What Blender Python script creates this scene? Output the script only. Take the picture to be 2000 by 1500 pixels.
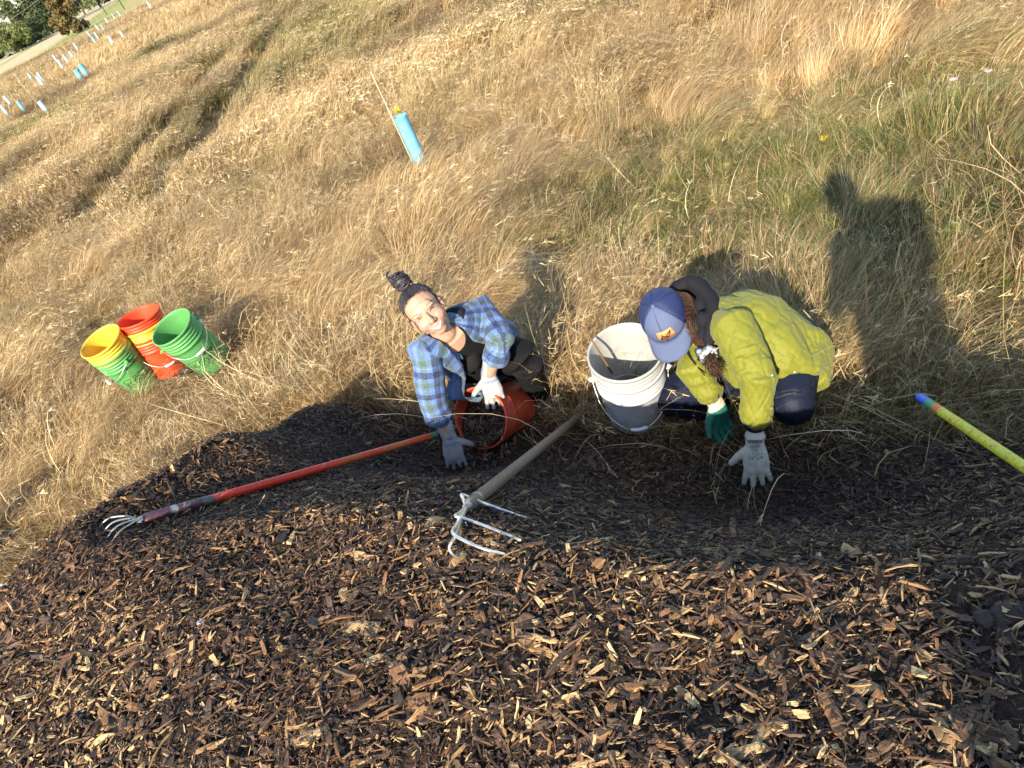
import bpy, bmesh, math, random
import numpy as np
from math import radians, sin, cos, pi, atan2, sqrt
from mathutils import Vector, Matrix, noise as mnoise
from mathutils.bvhtree import BVHTree

for o in list(bpy.data.objects): bpy.data.objects.remove(o)
rng = np.random.default_rng(7)
random.seed(7)
SC = bpy.context.scene
COL = SC.collection

# ------------------------------------------------------------------ camera, sky, sun, exposure
CAM_H, PITCH, ROLL, FPX = 2.3, 35.0, 25.0, 1500.0
_p, _r = radians(PITCH), radians(ROLL)
FW = np.array([0, cos(_p), -sin(_p)]); _R = np.array([1., 0, 0]); _U = np.array([0, sin(_p), cos(_p)])
CX = cos(_r)*_R - sin(_r)*_U
CY = sin(_r)*_R + cos(_r)*_U
CAM = np.array([0, 0, CAM_H])
cd = bpy.data.cameras.new('camera'); cam = bpy.data.objects.new('camera', cd); COL.objects.link(cam)
cd.sensor_width = 36; cd.lens = 36*FPX/2000; cd.clip_start = 0.05; cd.clip_end = 3000
cam.matrix_world = Matrix(((CX[0], CY[0], -FW[0], 0), (CX[1], CY[1], -FW[1], 0), (CX[2], CY[2], -FW[2], CAM_H), (0, 0, 0, 1)))
SC.camera = cam

SUN_EL, SUN_AZ = 27.5, 28.0          # shadows run SUN_AZ degrees to the right of +Y
w = bpy.data.worlds.new('World'); SC.world = w; w.use_nodes = True
nt = w.node_tree; nt.nodes.clear()
sky = nt.nodes.new('ShaderNodeTexSky'); sky.sky_type = 'NISHITA'; sky.sun_disc = False
sky.sun_elevation = radians(SUN_EL); sky.sun_rotation = radians(180 + SUN_AZ)
sky.air_density = 1.0; sky.dust_density = 0.7; sky.ozone_density = 1.5
bg = nt.nodes.new('ShaderNodeBackground'); bg.inputs[1].default_value = 0.15
wo = nt.nodes.new('ShaderNodeOutputWorld')
nt.links.new(sky.outputs[0], bg.inputs[0]); nt.links.new(bg.outputs[0], wo.inputs[0])
sd = bpy.data.lights.new('sun', 'SUN'); sd.energy = 5.0; sd.angle = radians(0.6); sd.color = (1.0, 0.88, 0.70)
so = bpy.data.objects.new('sun', sd); COL.objects.link(so)
sdir = Vector((sin(radians(SUN_AZ))*cos(radians(SUN_EL)), cos(radians(SUN_AZ))*cos(radians(SUN_EL)), -sin(radians(SUN_EL))))
so.rotation_euler = sdir.to_track_quat('-Z', 'Y').to_euler()
so.location = (-4, -6, 6)
vs = SC.view_settings; vs.view_transform = 'Standard'; vs.look = 'None'; vs.gamma = 1.0; vs.exposure = 1.25
vs.use_curve_mapping = False
SC.render.engine = 'CYCLES'; SC.cycles.use_denoising = True; SC.cycles.use_adaptive_sampling = True; SC.cycles.adaptive_threshold = 0.03
SC.cycles.max_bounces = 6; SC.cycles.diffuse_bounces = 3; SC.cycles.transparent_max_bounces = 6
SC.cycles.caustics_reflective = False; SC.cycles.caustics_refractive = False

# ------------------------------------------------------------------ helpers
def ray(u, v):
    d = FW*FPX + CX*(u-1000) - CY*(v-750); return d/np.linalg.norm(d)
def at(u, v, t): return CAM + ray(u, v)*t
def onz(u, v, z=0.0):
    d = ray(u, v); return CAM + d*((z-CAM_H)/d[2])
def proj(P):
    d = np.asarray(P, float) - CAM; z = d @ FW
    return 1000 + FPX*(d @ CX)/z, 750 - FPX*(d @ CY)/z, z
def nrm(v):
    v = np.asarray(v, float); return v/(np.linalg.norm(v)+1e-12)

def mesh(name, V, Fc, smooth=False):
    me = bpy.data.meshes.new(name); me.from_pydata([tuple(map(float, p)) for p in V], [], [tuple(map(int, f)) for f in Fc]); me.update()
    if smooth: me.shade_smooth()
    return me
def mesh_np(name, V, Q, smooth=False):
    """fast mesh from numpy verts (n,3) and quads/tris (m,k)"""
    V = np.ascontiguousarray(V, np.float32); Q = np.ascontiguousarray(Q, np.int32)
    me = bpy.data.meshes.new(name); k = Q.shape[1]
    me.vertices.add(len(V)); me.vertices.foreach_set('co', V.ravel())
    me.loops.add(Q.size); me.loops.foreach_set('vertex_index', Q.ravel())
    me.polygons.add(len(Q)); me.polygons.foreach_set('loop_start', np.arange(0, Q.size, k, dtype=np.int32))
    me.update(calc_edges=True)
    if smooth: me.shade_smooth()
    return me
def fattr(me, name, arr, kind='FLOAT'):
    a = me.attributes.new(name, kind, 'POINT')
    arr = np.ascontiguousarray(arr, np.int32 if kind == 'INT' else np.float32)
    a.data.foreach_set({'FLOAT': 'value', 'INT': 'value', 'FLOAT_VECTOR': 'vector', 'FLOAT_COLOR': 'color'}[kind], arr.ravel())
def link(name, data, mat=None, parent=None, loc=None):
    o = bpy.data.objects.new(name, data); COL.objects.link(o)
    if mat is not None and data is not None and hasattr(data, 'materials') and len(data.materials) == 0: data.materials.append(mat)
    if parent is not None: o.parent = parent
    if loc is not None: o.location = loc
    return o
def tag(o, label=None, cat=None, group=None, kind=None):
    if label: o['label'] = label
    if cat: o['category'] = cat
    if group: o['group'] = group
    if kind: o['kind'] = kind
    return o
def empty(name, loc=(0, 0, 0)):
    o = bpy.data.objects.new(name, None); COL.objects.link(o); o.location = tuple(map(float, loc)); o.empty_display_size = 0.05
    return o

# node material builder ------------------------------------------------
class NM:
    def __init__(s, name):
        s.m = bpy.data.materials.new(name); s.m.use_nodes = True; s.t = s.m.node_tree; s.t.nodes.clear()
        s.out = s.n('ShaderNodeOutputMaterial')
    def n(s, typ, **kw):
        nd = s.t.nodes.new(typ)
        for k, v in kw.items(): setattr(nd, k, v)
        return nd
    def l(s, a, b): s.t.links.new(a, b)
    def val(s, sock, v):
        if hasattr(v, 'is_output') or isinstance(v, bpy.types.NodeSocket): s.l(v, sock)
        else: sock.default_value = v
    def attr(s, name, typ='GEOMETRY', out='Fac'):
        return s.n('ShaderNodeAttribute', attribute_name=name, attribute_type=typ).outputs[out]
    def coord(s, which='Object'): return s.n('ShaderNodeTexCoord').outputs[which]
    def pos(s): return s.n('ShaderNodeNewGeometry').outputs['Position']
    def noise(s, vec, scale, detail=3, rough=.55, out='Fac'):
        nd = s.n('ShaderNodeTexNoise'); nd.inputs['Scale'].default_value = scale; nd.inputs['Detail'].default_value = detail
        nd.inputs['Roughness'].default_value = rough
        if vec is not None: s.l(vec, nd.inputs['Vector'])
        return nd.outputs[out]
    def mapping(s, vec, scale=(1, 1, 1), rot=(0, 0, 0), loc=(0, 0, 0)):
        nd = s.n('ShaderNodeMapping'); nd.inputs['Scale'].default_value = scale; nd.inputs['Rotation'].default_value = rot; nd.inputs['Location'].default_value = loc
        s.l(vec, nd.inputs['Vector']); return nd.outputs[0]
    def ramp(s, fac, stops, interp='LINEAR'):
        nd = s.n('ShaderNodeValToRGB'); cr = nd.color_ramp; cr.interpolation = interp
        while len(cr.elements) < len(stops): cr.elements.new(0.5)
        for e, (p, c) in zip(cr.elements, stops):
            e.position = p; e.color = (c[0], c[1], c[2], 1) if not isinstance(c, (int, float)) else (c, c, c, 1)
        s.l(fac, nd.inputs[0]); return nd.outputs[0]
    def math(s, op, a, b=0.0, c=None, clamp=False):
        nd = s.n('ShaderNodeMath', operation=op, use_clamp=clamp); s.val(nd.inputs[0], a); s.val(nd.inputs[1], b)
        if c is not None: s.val(nd.inputs[2], c)
        return nd.outputs[0]
    def mix(s, fac, a, b, blend='MIX'):
        nd = s.n('ShaderNodeMix', data_type='RGBA', blend_type=blend)
        s.val(nd.inputs[0], fac)
        for sock, v in ((nd.inputs[6], a), (nd.inputs[7], b)):
            if isinstance(v, (tuple, list)): sock.default_value = (v[0], v[1], v[2], 1)
            else: s.l(v, sock)
        return nd.outputs[2]
    def bump(s, h, strength=.3, dist=.01):
        nd = s.n('ShaderNodeBump'); nd.inputs['Strength'].default_value = strength; nd.inputs['Distance'].default_value = dist
        s.l(h, nd.inputs['Height']); return nd.outputs[0]
    def bsdf(s, color, rough=.6, spec=.4, normal=None, metallic=0.0, sheen=0.0, trans=0.0, sss=0.0, coat=0.0):
        b = s.n('ShaderNodeBsdfPrincipled')
        if isinstance(color, (tuple, list)): b.inputs['Base Color'].default_value = (color[0], color[1], color[2], 1)
        else: s.l(color, b.inputs['Base Color'])
        s.val(b.inputs['Roughness'], rough); b.inputs['Specular IOR Level'].default_value = spec; b.inputs['Metallic'].default_value = metallic
        b.inputs['Sheen Weight'].default_value = sheen; b.inputs['Coat Weight'].default_value = coat
        if sss: b.inputs['Subsurface Weight'].default_value = sss; b.inputs['Subsurface Radius'].default_value = (.012, .005, .003); b.inputs['Subsurface Scale'].default_value = .6
        if normal is not None: s.l(normal, b.inputs['Normal'])
        sh = b.outputs[0]
        if trans:
            t = s.n('ShaderNodeBsdfTranslucent')
            if isinstance(color, (tuple, list)): t.inputs[0].default_value = (color[0], color[1], color[2], 1)
            else: s.l(color, t.inputs[0])
            mx = s.n('ShaderNodeMixShader'); mx.inputs[0].default_value = trans; s.l(sh, mx.inputs[1]); s.l(t.outputs[0], mx.inputs[2]); sh = mx.outputs[0]
        s.l(sh, s.out.inputs[0]); return s.m

# smooth 2-D value noise in numpy ----------------------------------------
_tab = np.random.default_rng(3).random((256, 256))
def vnoise(x, y, f=1.0, seed=0):
    x = np.asarray(x, float)*f + seed*17.3 + 500; y = np.asarray(y, float)*f + seed*9.7 + 500
    xi = np.floor(x).astype(int); yi = np.floor(y).astype(int); fx = x-xi; fy = y-yi
    fx = fx*fx*(3-2*fx); fy = fy*fy*(3-2*fy)
    g = lambda a, b: _tab[a % 256, b % 256]
    return (g(xi, yi)*(1-fx)+g(xi+1, yi)*fx)*(1-fy) + (g(xi, yi+1)*(1-fx)+g(xi+1, yi+1)*fx)*fy
def sstep(a, b, x):
    t = np.clip((np.asarray(x, float)-a)/(b-a), 0, 1); return t*t*(3-2*t)

def scatter(name, P, rot, scl, idx, coll, mat_attrs, parent=None, kind='stuff'):
    me = bpy.data.meshes.new(name); P = np.ascontiguousarray(P, np.float32)
    me.vertices.add(len(P)); me.vertices.foreach_set('co', P.ravel()); me.update()
    fattr(me, 'rot', rot, 'FLOAT_VECTOR'); fattr(me, 'scl', scl, 'FLOAT_VECTOR'); fattr(me, 'idx', idx, 'INT')
    for k, v in mat_attrs.items(): fattr(me, k, v)
    o = link(name, me, parent=parent)
    if kind: o['kind'] = kind
    g = bpy.data.node_groups.new(name + '_scatter', 'GeometryNodeTree')
    g.interface.new_socket('Geometry', in_out='INPUT', socket_type='NodeSocketGeometry')
    g.interface.new_socket('Geometry', in_out='OUTPUT', socket_type='NodeSocketGeometry')
    N = g.nodes; gi = N.new('NodeGroupInput'); go = N.new('NodeGroupOutput')
    ci = N.new('GeometryNodeCollectionInfo'); ci.inputs[0].default_value = coll; ci.inputs[1].default_value = True; ci.inputs[2].default_value = True
    ip = N.new('GeometryNodeInstanceOnPoints'); ip.inputs['Pick Instance'].default_value = True
    def na(n, t):
        a = N.new('GeometryNodeInputNamedAttribute'); a.data_type = t; a.inputs[0].default_value = n; return a.outputs[0]
    er = N.new('FunctionNodeEulerToRotation')
    L = g.links
    L.new(gi.outputs[0], ip.inputs['Points']); L.new(ci.outputs[0], ip.inputs['Instance'])
    L.new(na('idx', 'INT'), ip.inputs['Instance Index']); L.new(na('rot', 'FLOAT_VECTOR'), er.inputs[0]); L.new(er.outputs[0], ip.inputs['Rotation'])
    L.new(na('scl', 'FLOAT_VECTOR'), ip.inputs['Scale']); L.new(ip.outputs[0], go.inputs[0])
    md = o.modifiers.new('scatter', 'NODES'); md.node_group = g
    return o

# ------------------------------------------------------------------ terrain shape
def ground_z(x, y):
    x = np.asarray(x, float); y = np.asarray(y, float); d = np.hypot(x, y)
    z = 0.10*(vnoise(x, y, .9, 1)-.5) + .16*(vnoise(x, y, .35, 2)-.5)*sstep(3, 8, d)
    z = z - 0.01*np.maximum(0, d-20)
    # two wheel tracks running away up the field
    for (x0, y0, x1, y1) in TRACKS:
        dx, dy = x1-x0, y1-y0; L = math.hypot(dx, dy); s = ((x-x0)*dx+(y-y0)*dy)/L; q = np.abs((x-x0)*dy-(y-y0)*dx)/L
        z = z - .20*np.exp(-(q/.26)**2)*sstep(-2.5, 0, s)
    return z
TRACKS = [tuple(onz(262, 330, -.1)[:2])+tuple(onz(508, 55, -.1)[:2]), tuple(onz(372, 318, -.1)[:2])+tuple(onz(578, 30, -.1)[:2])]
print('tracks', TRACKS)
TOE = np.array([(3.2, .1), (2.3, .95), (1.5, 1.68), (.9, 2.16), (.2, 2.76), (-.42, 3.38), (-.85, 3.72), (-1.3, 3.72), (-1.9, 3.45), (-2.6, 3.12), (-3.6, 2.85), (-5.2, 1.6), (-5.2, -3), (3.2, -3)])
def toe_dist(x, y):
    x = np.asarray(x, float); y = np.asarray(y, float)
    best = np.full(x.shape, 1e9); inside = np.zeros(x.shape, bool)
    n = len(TOE)
    for i in range(n):
        x0, y0 = TOE[i]; x1, y1 = TOE[(i+1) % n]; dx, dy = x1-x0, y1-y0
        t = np.clip(((x-x0)*dx+(y-y0)*dy)/(dx*dx+dy*dy), 0, 1)
        best = np.minimum(best, np.hypot(x-x0-t*dx, y-y0-t*dy))
        c = ((y0 > y) != (y1 > y)) & (x < (x1-x0)*(y-y0)/(y1-y0+1e-12)+x0)
        inside ^= c
    return np.where(inside, best, -best)
HANDLE_SEG = (at(285, 1012, 2.88), at(858, 847, 3.36))
PROF_D = [-9, -.12, 0, .2, .45, .7, 1.0, 1.3, 1.7, 2.4, 9]
PROF_H = [-.35, -.06, .02, .08, .17, .34, .64, .86, .95, .95, .95]
def pile_z(x, y):
    d = toe_dist(x, y) + .10*(vnoise(x, y, 1.7, 5)-.5) + .06*(vnoise(x, y, 4.5, 6)-.5)
    h = np.interp(d, PROF_D, PROF_H)
    inn = sstep(.1, .6, d)
    h = h - .22*sstep(.2, -.6, y)*inn
    h = h + inn*(.07*(vnoise(x, y, 1.3, 8)-.5) + .05*(vnoise(x, y, 3.3, 9)-.5) + .018*(vnoise(x, y, 11, 10)-.5))
    h = h + .16*np.exp(-(((x+1.15)/.3)**2+((y-2.85)/.3)**2)) + .17*np.exp(-(((x+1.5)/.5)**2+((y-2.35)/.45)**2)) + .20*np.exp(-(((x+.98)/.3)**2+((y-3.3)/.22)**2)) + .32*np.exp(-(((x-1.3)/.55)**2+((y-.85)/.4)**2))
    h = h - inn*.08*np.exp(-(((x+.22)/.24)**2+((y-2.70)/.22)**2)) - inn*.09*np.exp(-(((x-.68)/.3)**2+((y-1.85)/.22)**2)) - inn*.05*np.exp(-(((x+.36)/.2)**2+((y-2.5)/.2)**2))
    # the mulch has settled under the red handle that lies across it
    (ax, ay, az), (bx, by, bz) = HANDLE_SEG; dx, dy = bx-ax, by-ay; L = math.hypot(dx, dy); s = ((x-ax)*dx+(y-ay)*dy)/L/L; q = np.abs((x-ax)*dy-(y-ay)*dx)/L
    zl = az+(bz-az)*np.clip(s, -.2, 1.1) - .03 + .35*np.maximum(0, q-.05) + 3*np.maximum(0, -.15-s) + 3*np.maximum(0, s-1.05)
    return np.minimum(h, zl)
def surf_t(u, v):
    """distance along a view ray to the ground or pile"""
    d = ray(u, v); t = np.arange(.8, 9, .01); P = CAM + t[:, None]*d; hit = np.where(P[:, 2] < surf_z(P[:, 0], P[:, 1]))[0]
    return float(t[hit[0]]) if len(hit) else 9.0
def surf_z(x, y): return np.maximum(ground_z(x, y), pile_z(x, y))

# ground sheet ------------------------------------------------------------
def graded(a, b, fine0, fine1, step, grow=1.16):
    m = list(np.arange(fine0, fine1+1e-6, step)); s = step; v = fine1
    while v < b: s *= grow; v += s; m.append(min(v, b))
    s = step; v = fine0; lo = []
    while v > a: s *= grow; v -= s; lo.append(max(v, a))
    return np.array(lo[::-1] + m)
gx = graded(-700, 700, -7, 6, .12); gy = graded(-300, 900, -1, 12, .12)
GX, GY = np.meshgrid(gx, gy, indexing='ij')
nx, ny = GX.shape
I = np.arange(nx*ny).reshape(nx, ny)
Q = np.stack([I[:-1, :-1], I[1:, :-1], I[1:, 1:], I[:-1, 1:]], -1).reshape(-1, 4)
gme = mesh_np('ground', np.stack([GX, GY, ground_z(GX, GY)], -1).reshape(-1, 3), Q, True)
m = NM('dry_field_soil'); p = m.pos()
c1 = m.ramp(m.noise(p, 1.1, 5), [(.25, (.16, .105, .045)), (.5, (.26, .185, .085)), (.75, (.36, .27, .14))])
c2 = m.mix(m.math('MULTIPLY', m.ramp(m.noise(p, .35, 4), [(.5, 0), (.7, 1)]), .6), c1, (.10, .12, .035))
c3 = m.mix(m.ramp(m.noise(p, 30, 3), [(.35, 0), (.7, 1)]), c2, m.mix(.5, c2, (.05, .03, .015)))
# pale mown field and the greener strip far out (strips run with the field edge)
px_, py_ = onz(0, 172)[:2], onz(205, 5)[:2]
sd_ = nrm(np.array(py_)-np.array(px_)); nn_ = np.array([-sd_[1], sd_[0]])
sx = m.n('ShaderNodeSeparateXYZ'); m.l(p, sx.inputs[0])
q = m.math('ADD', m.math('MULTIPLY', sx.outputs[0], float(nn_[0])), m.math('MULTIPLY', sx.outputs[1], float(nn_[1])))
q = m.math('SUBTRACT', q, float(np.dot(px_, nn_)))
q = m.math('ADD', q, m.math('MULTIPLY', m.math('SUBTRACT', m.noise(p, .12, 3), .5), 3.0))
far = m.ramp(m.math('MULTIPLY_ADD', q, .025, .5), [(.40, (.36, .30, .13)), (.47, (.30, .29, .10)), (.56, (.24, .25, .08)), (.62, (.48, .39, .22)), (.78, (.50, .41, .24)), (.83, (.30, .30, .12)), (.9, (.52, .44, .27))])
dist = m.n('ShaderNodeVectorMath', operation='LENGTH'); m.l(p, dist.inputs[0])
col = m.mix(m.ramp(m.math('MULTIPLY', dist.outputs['Value'], .01), [(.30, 0), (.42, 1)]), c3, far)
col = m.mix(m.ramp(m.noise(m.mapping(p, (.6, .6, .6)), 1.0, 5, .7), [(.40, 0), (.65, .45)]), col, m.mix(.5, col, (.16, .11, .05)))
G_MAT = m.bsdf(col, .95, .1, m.bump(m.noise(p, 18, 4), .6, .04))
ground = tag(link('ground', gme, G_MAT), 'dry grassy field stretching from the mulch pile to the far trees', kind='structure')

# mulch pile ----------------------------------------------------------------
ux = np.arange(-5.3, 3.3, .03); uy = np.arange(-1.6, 3.95, .03)
PX, PY = np.meshgrid(ux, uy, indexing='ij'); PZ = pile_z(PX, PY)
PZ = PZ + .012*(rng.random(PZ.shape)-.5)*2*(PZ > 0)
nx, ny = PX.shape; I = np.arange(nx*ny).reshape(nx, ny)
Q = np.stack([I[:-1, :-1], I[1:, :-1], I[1:, 1:], I[:-1, 1:]], -1).reshape(-1, 4)
keep = (PZ > -.25).reshape(-1)[Q].all(1)
pme = mesh_np('mulch_pile', np.stack([PX, PY, PZ], -1).reshape(-1, 3), Q[keep], True)
m = NM('mulch_base'); p = m.pos()
PILE_MAT = m.bsdf(m.ramp(m.noise(p, 70, 4, .7), [(.3, (.022, .014, .010)), (.55, (.050, .031, .020)), (.75, (.11, .066, .036))]), .95, .2, m.bump(m.noise(p, 110, 4), 1, .02))
pile = tag(link('mulch_pile', pme, PILE_MAT), 'heap of dark brown shredded wood mulch filling the foreground', kind='structure')

# wood chips --------------------------------------------------------------
def chip_mesh(name, L, W, T, seed):
    r = np.random.default_rng(seed); n = 4
    V = []; xs = np.linspace(-.5, .5, n)
    bend = r.normal(0, .06)*L; tw = r.normal(0, .25)
    for i, x in enumerate(xs):
        ww = W*(1-.12*abs(2*x)**2)*(.75+.5*r.random()); tt = T*(.7+.6*r.random())
        ex = 1 if 0 < i < n-1 else .55+.5*r.random()
        a = tw*x*2; ca, sa = cos(a), sin(a)
        for (sy, sz) in ((-1, -1), (1, -1), (1, 1), (-1, 1)):
            yy = sy*ww*.5*ex + r.normal(0, .06)*W; zz = sz*tt*.5*ex + r.normal(0, .06)*T
            V.append((x*L + r.normal(0, .03 if 0 < i < n-1 else .10)*L, yy*ca-zz*sa, yy*sa+zz*ca + bend*(1-4*x*x)))
    Fc = [(3, 2, 1, 0), tuple(4*(n-1)+k for k in range(4))]
    for i in range(n-1):
        for k in range(4):
            a, b = 4*i+k, 4*i+(k+1) % 4; Fc.append((a, b, b+4, a+4))
    return mesh(name, V, Fc)
m = NM('wood_chip'); oi = m.n('ShaderNodeObjectInfo'); oc = m.coord('Object')
CH_STOPS = [(0, (.030, .020, .015)), (.20, (.058, .037, .026)), (.38, (.100, .060, .038)), (.55, (.145, .082, .046)), (.70, (.19, .095, .045)), (.80, (.27, .14, .058)), (.90, (.42, .25, .105)), (1, (.60, .42, .20))]
def chip_mat(name, fac_fn):
    m = NM(name); oc = m.coord('Object'); fac = fac_fn(m)
    base = m.ramp(fac, CH_STOPS)
    g = m.noise(m.mapping(oc, (30, 260, 260)), 1, 3, .6)
    c = m.mix(m.ramp(g, [(.35, 0), (.62, 1)]), m.mix(.55, base, (.012, .008, .006)), base)
    h = m.n('ShaderNodeHueSaturation'); m.l(c, h.inputs['Color']); m.l(m.attr('hue', 'INSTANCER'), h.inputs['Hue'])
    return m.bsdf(c, .62, .35, m.bump(g, .5, .004))
CHIP_MAT = chip_mat('wood_chip', lambda m: m.attr('tone', 'INSTANCER'))
chipcol = bpy.data.collections.new('chip_variants')
for i in range(34):
    r = np.random.default_rng(100+i); L = .012 + .030*r.random()**1.6; W = L*(.12+.36*r.random()**1.5); T = W*(.2+.45*r.random())
    if i % 5 == 4: L = .04+.03*r.random(); W = .0025+.0025*r.random(); T = W*.8
    if i >= 26: L = .006+.009*r.random(); W = .0012+.0025*r.random(); T = W*.7
    me = chip_mesh('chip', L, W, T, i); me.materials.append(CHIP_MAT); chipcol.objects.link(bpy.data.objects.new('chip%02d' % i, me))
def pile_normal(x, y, e=.03):
    zx = (pile_z(x+e, y)-pile_z(x-e, y))/(2*e); zy = (pile_z(x, y+e)-pile_z(x, y-e))/(2*e)
    n = np.stack([-zx, -zy, np.ones_like(zx)], -1); return n/np.linalg.norm(n, axis=-1, keepdims=True)
def in_view(P, mu=500, mv=450):
    u, v, z = proj(P.T if P.shape[0] == 3 and P.shape[1] != 3 else P); return (z > .2) & (u > -mu) & (u < 2000+mu) & (v > -mv) & (v < 1500+mv)
def chip_cloud(n, seed):
    r = np.random.default_rng(seed)
    x = r.uniform(-4.0, 2.6, n); y = r.uniform(-.1, 3.9, n)
    z = pile_z(x, y); d = toe_dist(x, y); P = np.stack([x, y, z], -1)
    ok = in_view(P) & (d > -.10) & (z > ground_z(x, y)-.03) & (r.random(n) < sstep(-.12, .12, d))
    return P[ok], r
P, r = chip_cloud(420000, 11)
n = len(P); nr = pile_normal(P[:, 0], P[:, 1])
# lie on the slope: euler from normal plus random yaw and tumble
def lay_euler(nr, r, tumble):
    n = len(nr); yaw = r.uniform(0, 2*pi, n)
    nv = nr + r.normal(0, 1, (n, 3))*tumble[:, None]; nv /= np.linalg.norm(nv, axis=1, keepdims=True)
    t = np.stack([np.cos(yaw), np.sin(yaw), np.zeros(n)], -1); xax = t-(t*nv).sum(1, keepdims=True)*nv; xax /= np.linalg.norm(xax, axis=1, keepdims=True)
    yax = np.cross(nv, xax)
    return np.stack([np.arctan2(yax[:, 2], nv[:, 2]), np.arctan2(-xax[:, 2], np.hypot(xax[:, 0], xax[:, 1])), np.arctan2(xax[:, 1], xax[:, 0])], -1)
rot = lay_euler(nr, r, .18+.5*r.random(n)**2)
P = P + nr*(r.random(n)**1.5*.016)[:, None]
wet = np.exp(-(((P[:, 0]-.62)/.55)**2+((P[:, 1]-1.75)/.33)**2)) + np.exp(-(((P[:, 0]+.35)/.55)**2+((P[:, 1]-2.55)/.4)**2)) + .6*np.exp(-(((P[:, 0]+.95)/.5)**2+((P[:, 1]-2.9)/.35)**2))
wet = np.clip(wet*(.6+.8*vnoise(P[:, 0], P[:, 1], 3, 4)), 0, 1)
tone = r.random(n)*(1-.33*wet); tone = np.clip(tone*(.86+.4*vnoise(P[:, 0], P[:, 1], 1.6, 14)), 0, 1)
s = (.32+.60*r.random(n)+1.2*r.random(n)**11)*(1-.12*wet)*.82
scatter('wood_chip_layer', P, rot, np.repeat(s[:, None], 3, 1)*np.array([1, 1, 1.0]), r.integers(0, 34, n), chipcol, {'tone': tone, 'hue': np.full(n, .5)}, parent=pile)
print('chips', n)

# ------------------------------------------------------------------ grass
def blades(n, Lr, spread, lean, droop, width, r, segs=5, flare=.25, base_tilt=.18, head=0.0, wild=.37):
    """a tuft: n ribbon blades; lean is along +X. returns verts, quads, per-vertex random"""
    L = r.uniform(Lr[0], Lr[1], n)*(0.6+.4*r.random(n)**.5)
    a = r.uniform(0, 2*pi, n); rad = spread*np.sqrt(r.random(n))
    pos = np.stack([rad*np.cos(a), rad*np.sin(a), np.full(n, -.02)], -1)
    d0 = np.stack([flare*np.cos(a)*rad/spread + r.normal(0, base_tilt, n) + lean*.35, flare*np.sin(a)*rad/spread + r.normal(0, base_tilt, n), np.ones(n)], -1)
    d0 /= np.linalg.norm(d0, axis=1, keepdims=True)
    tgt = np.stack([lean*(.7+.6*r.random(n)) + r.normal(0, wild, n), r.normal(0, wild*1.1, n), -droop*(.5+r.random(n))], -1)
    fa = r.uniform(0, pi, n); side = np.stack([np.cos(fa), np.sin(fa), np.zeros(n)], -1)
    rnd = r.random(n); V = []; 
    P = pos.copy(); st = L/segs
    W = width*(.6+.8*r.random(n))
    rows = []
    pts = [P.copy()]; dirs = [d0]
    for k in range(segs):
        s = (k+1)/segs
        d = d0*(1-.55*s) + tgt*(s**1.5); d /= np.linalg.norm(d, axis=1, keepdims=True)
        P = P + d*st[:, None]; P[:, 2] = np.maximum(P[:, 2], -.02+.03*rnd); pts.append(P.copy()); dirs.append(d)
    for k, p in enumerate(pts):
        s = k/segs; ww = W*(1-.85*s**1.6)
        rows.append(p-side*ww[:, None]*.5); rows.append(p+side*ww[:, None]*.5)
    V = np.stack(rows, 1)                      # n, 2*(segs+1), 3
    m_ = 2*(segs+1); q = np.array([[2*k, 2*k+1, 2*k+3, 2*k+2] for k in range(segs)])
    Q = (np.arange(n)[:, None, None]*m_ + q[None]).reshape(-1, 4)
    V = V.reshape(-1, 3); rv = np.repeat(rnd, m_)
    if head > 0:                               # feathery seed heads: short side hairs near the tip
        sel = np.where(r.random(n) < head)[0]; H = 6
        tip = pts[-1][sel]; prev = pts[-2][sel]; hv = []; hq = []; hr = []
        for j in range(H):
            f = r.random(len(sel))[:, None]; b = prev*(1-f)+tip*f
            dr = nrm_rows((tip-prev)*1.2 + r.normal(0, 1, (len(sel), 3))*np.linalg.norm(tip-prev, axis=1, keepdims=True)*.7)
            l = (.02+.035*r.random(len(sel)))[:, None]; sw = np.cross(dr, r.normal(0, 1, dr.shape)); sw = nrm_rows(sw)*width*.45
            hv.append(np.stack([b-sw, b+sw, b+dr*l+sw*.5, b+dr*l-sw*.5], 1).reshape(-1, 3)); hr.append(np.repeat(.55+.45*rnd[sel], 4))
        hv = np.concatenate(hv); off = len(V); hq = off + np.arange(len(hv)).reshape(-1, 4)
        V = np.concatenate([V, hv]); Q = np.concatenate([Q, hq]); rv = np.concatenate([rv, np.concatenate(hr)])
    return V, Q, rv
def nrm_rows(a): return a/(np.linalg.norm(a, axis=1, keepdims=True)+1e-9)
m = NM('dry_grass'); b = m.attr('bl'); tint = m.attr('tint', 'INSTANCER'); val = m.attr('val', 'INSTANCER')
tan = m.ramp(b, [(0, (.16, .083, .030)), (.25, (.32, .195, .075)), (.55, (.49, .35, .17)), (.85, (.62, .475, .26)), (1, (.74, .62, .40))])
grn = m.ramp(b, [(0, (.035, .055, .012)), (.4, (.085, .12, .025)), (.7, (.17, .20, .05)), (1, (.36, .34, .11))])
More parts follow.
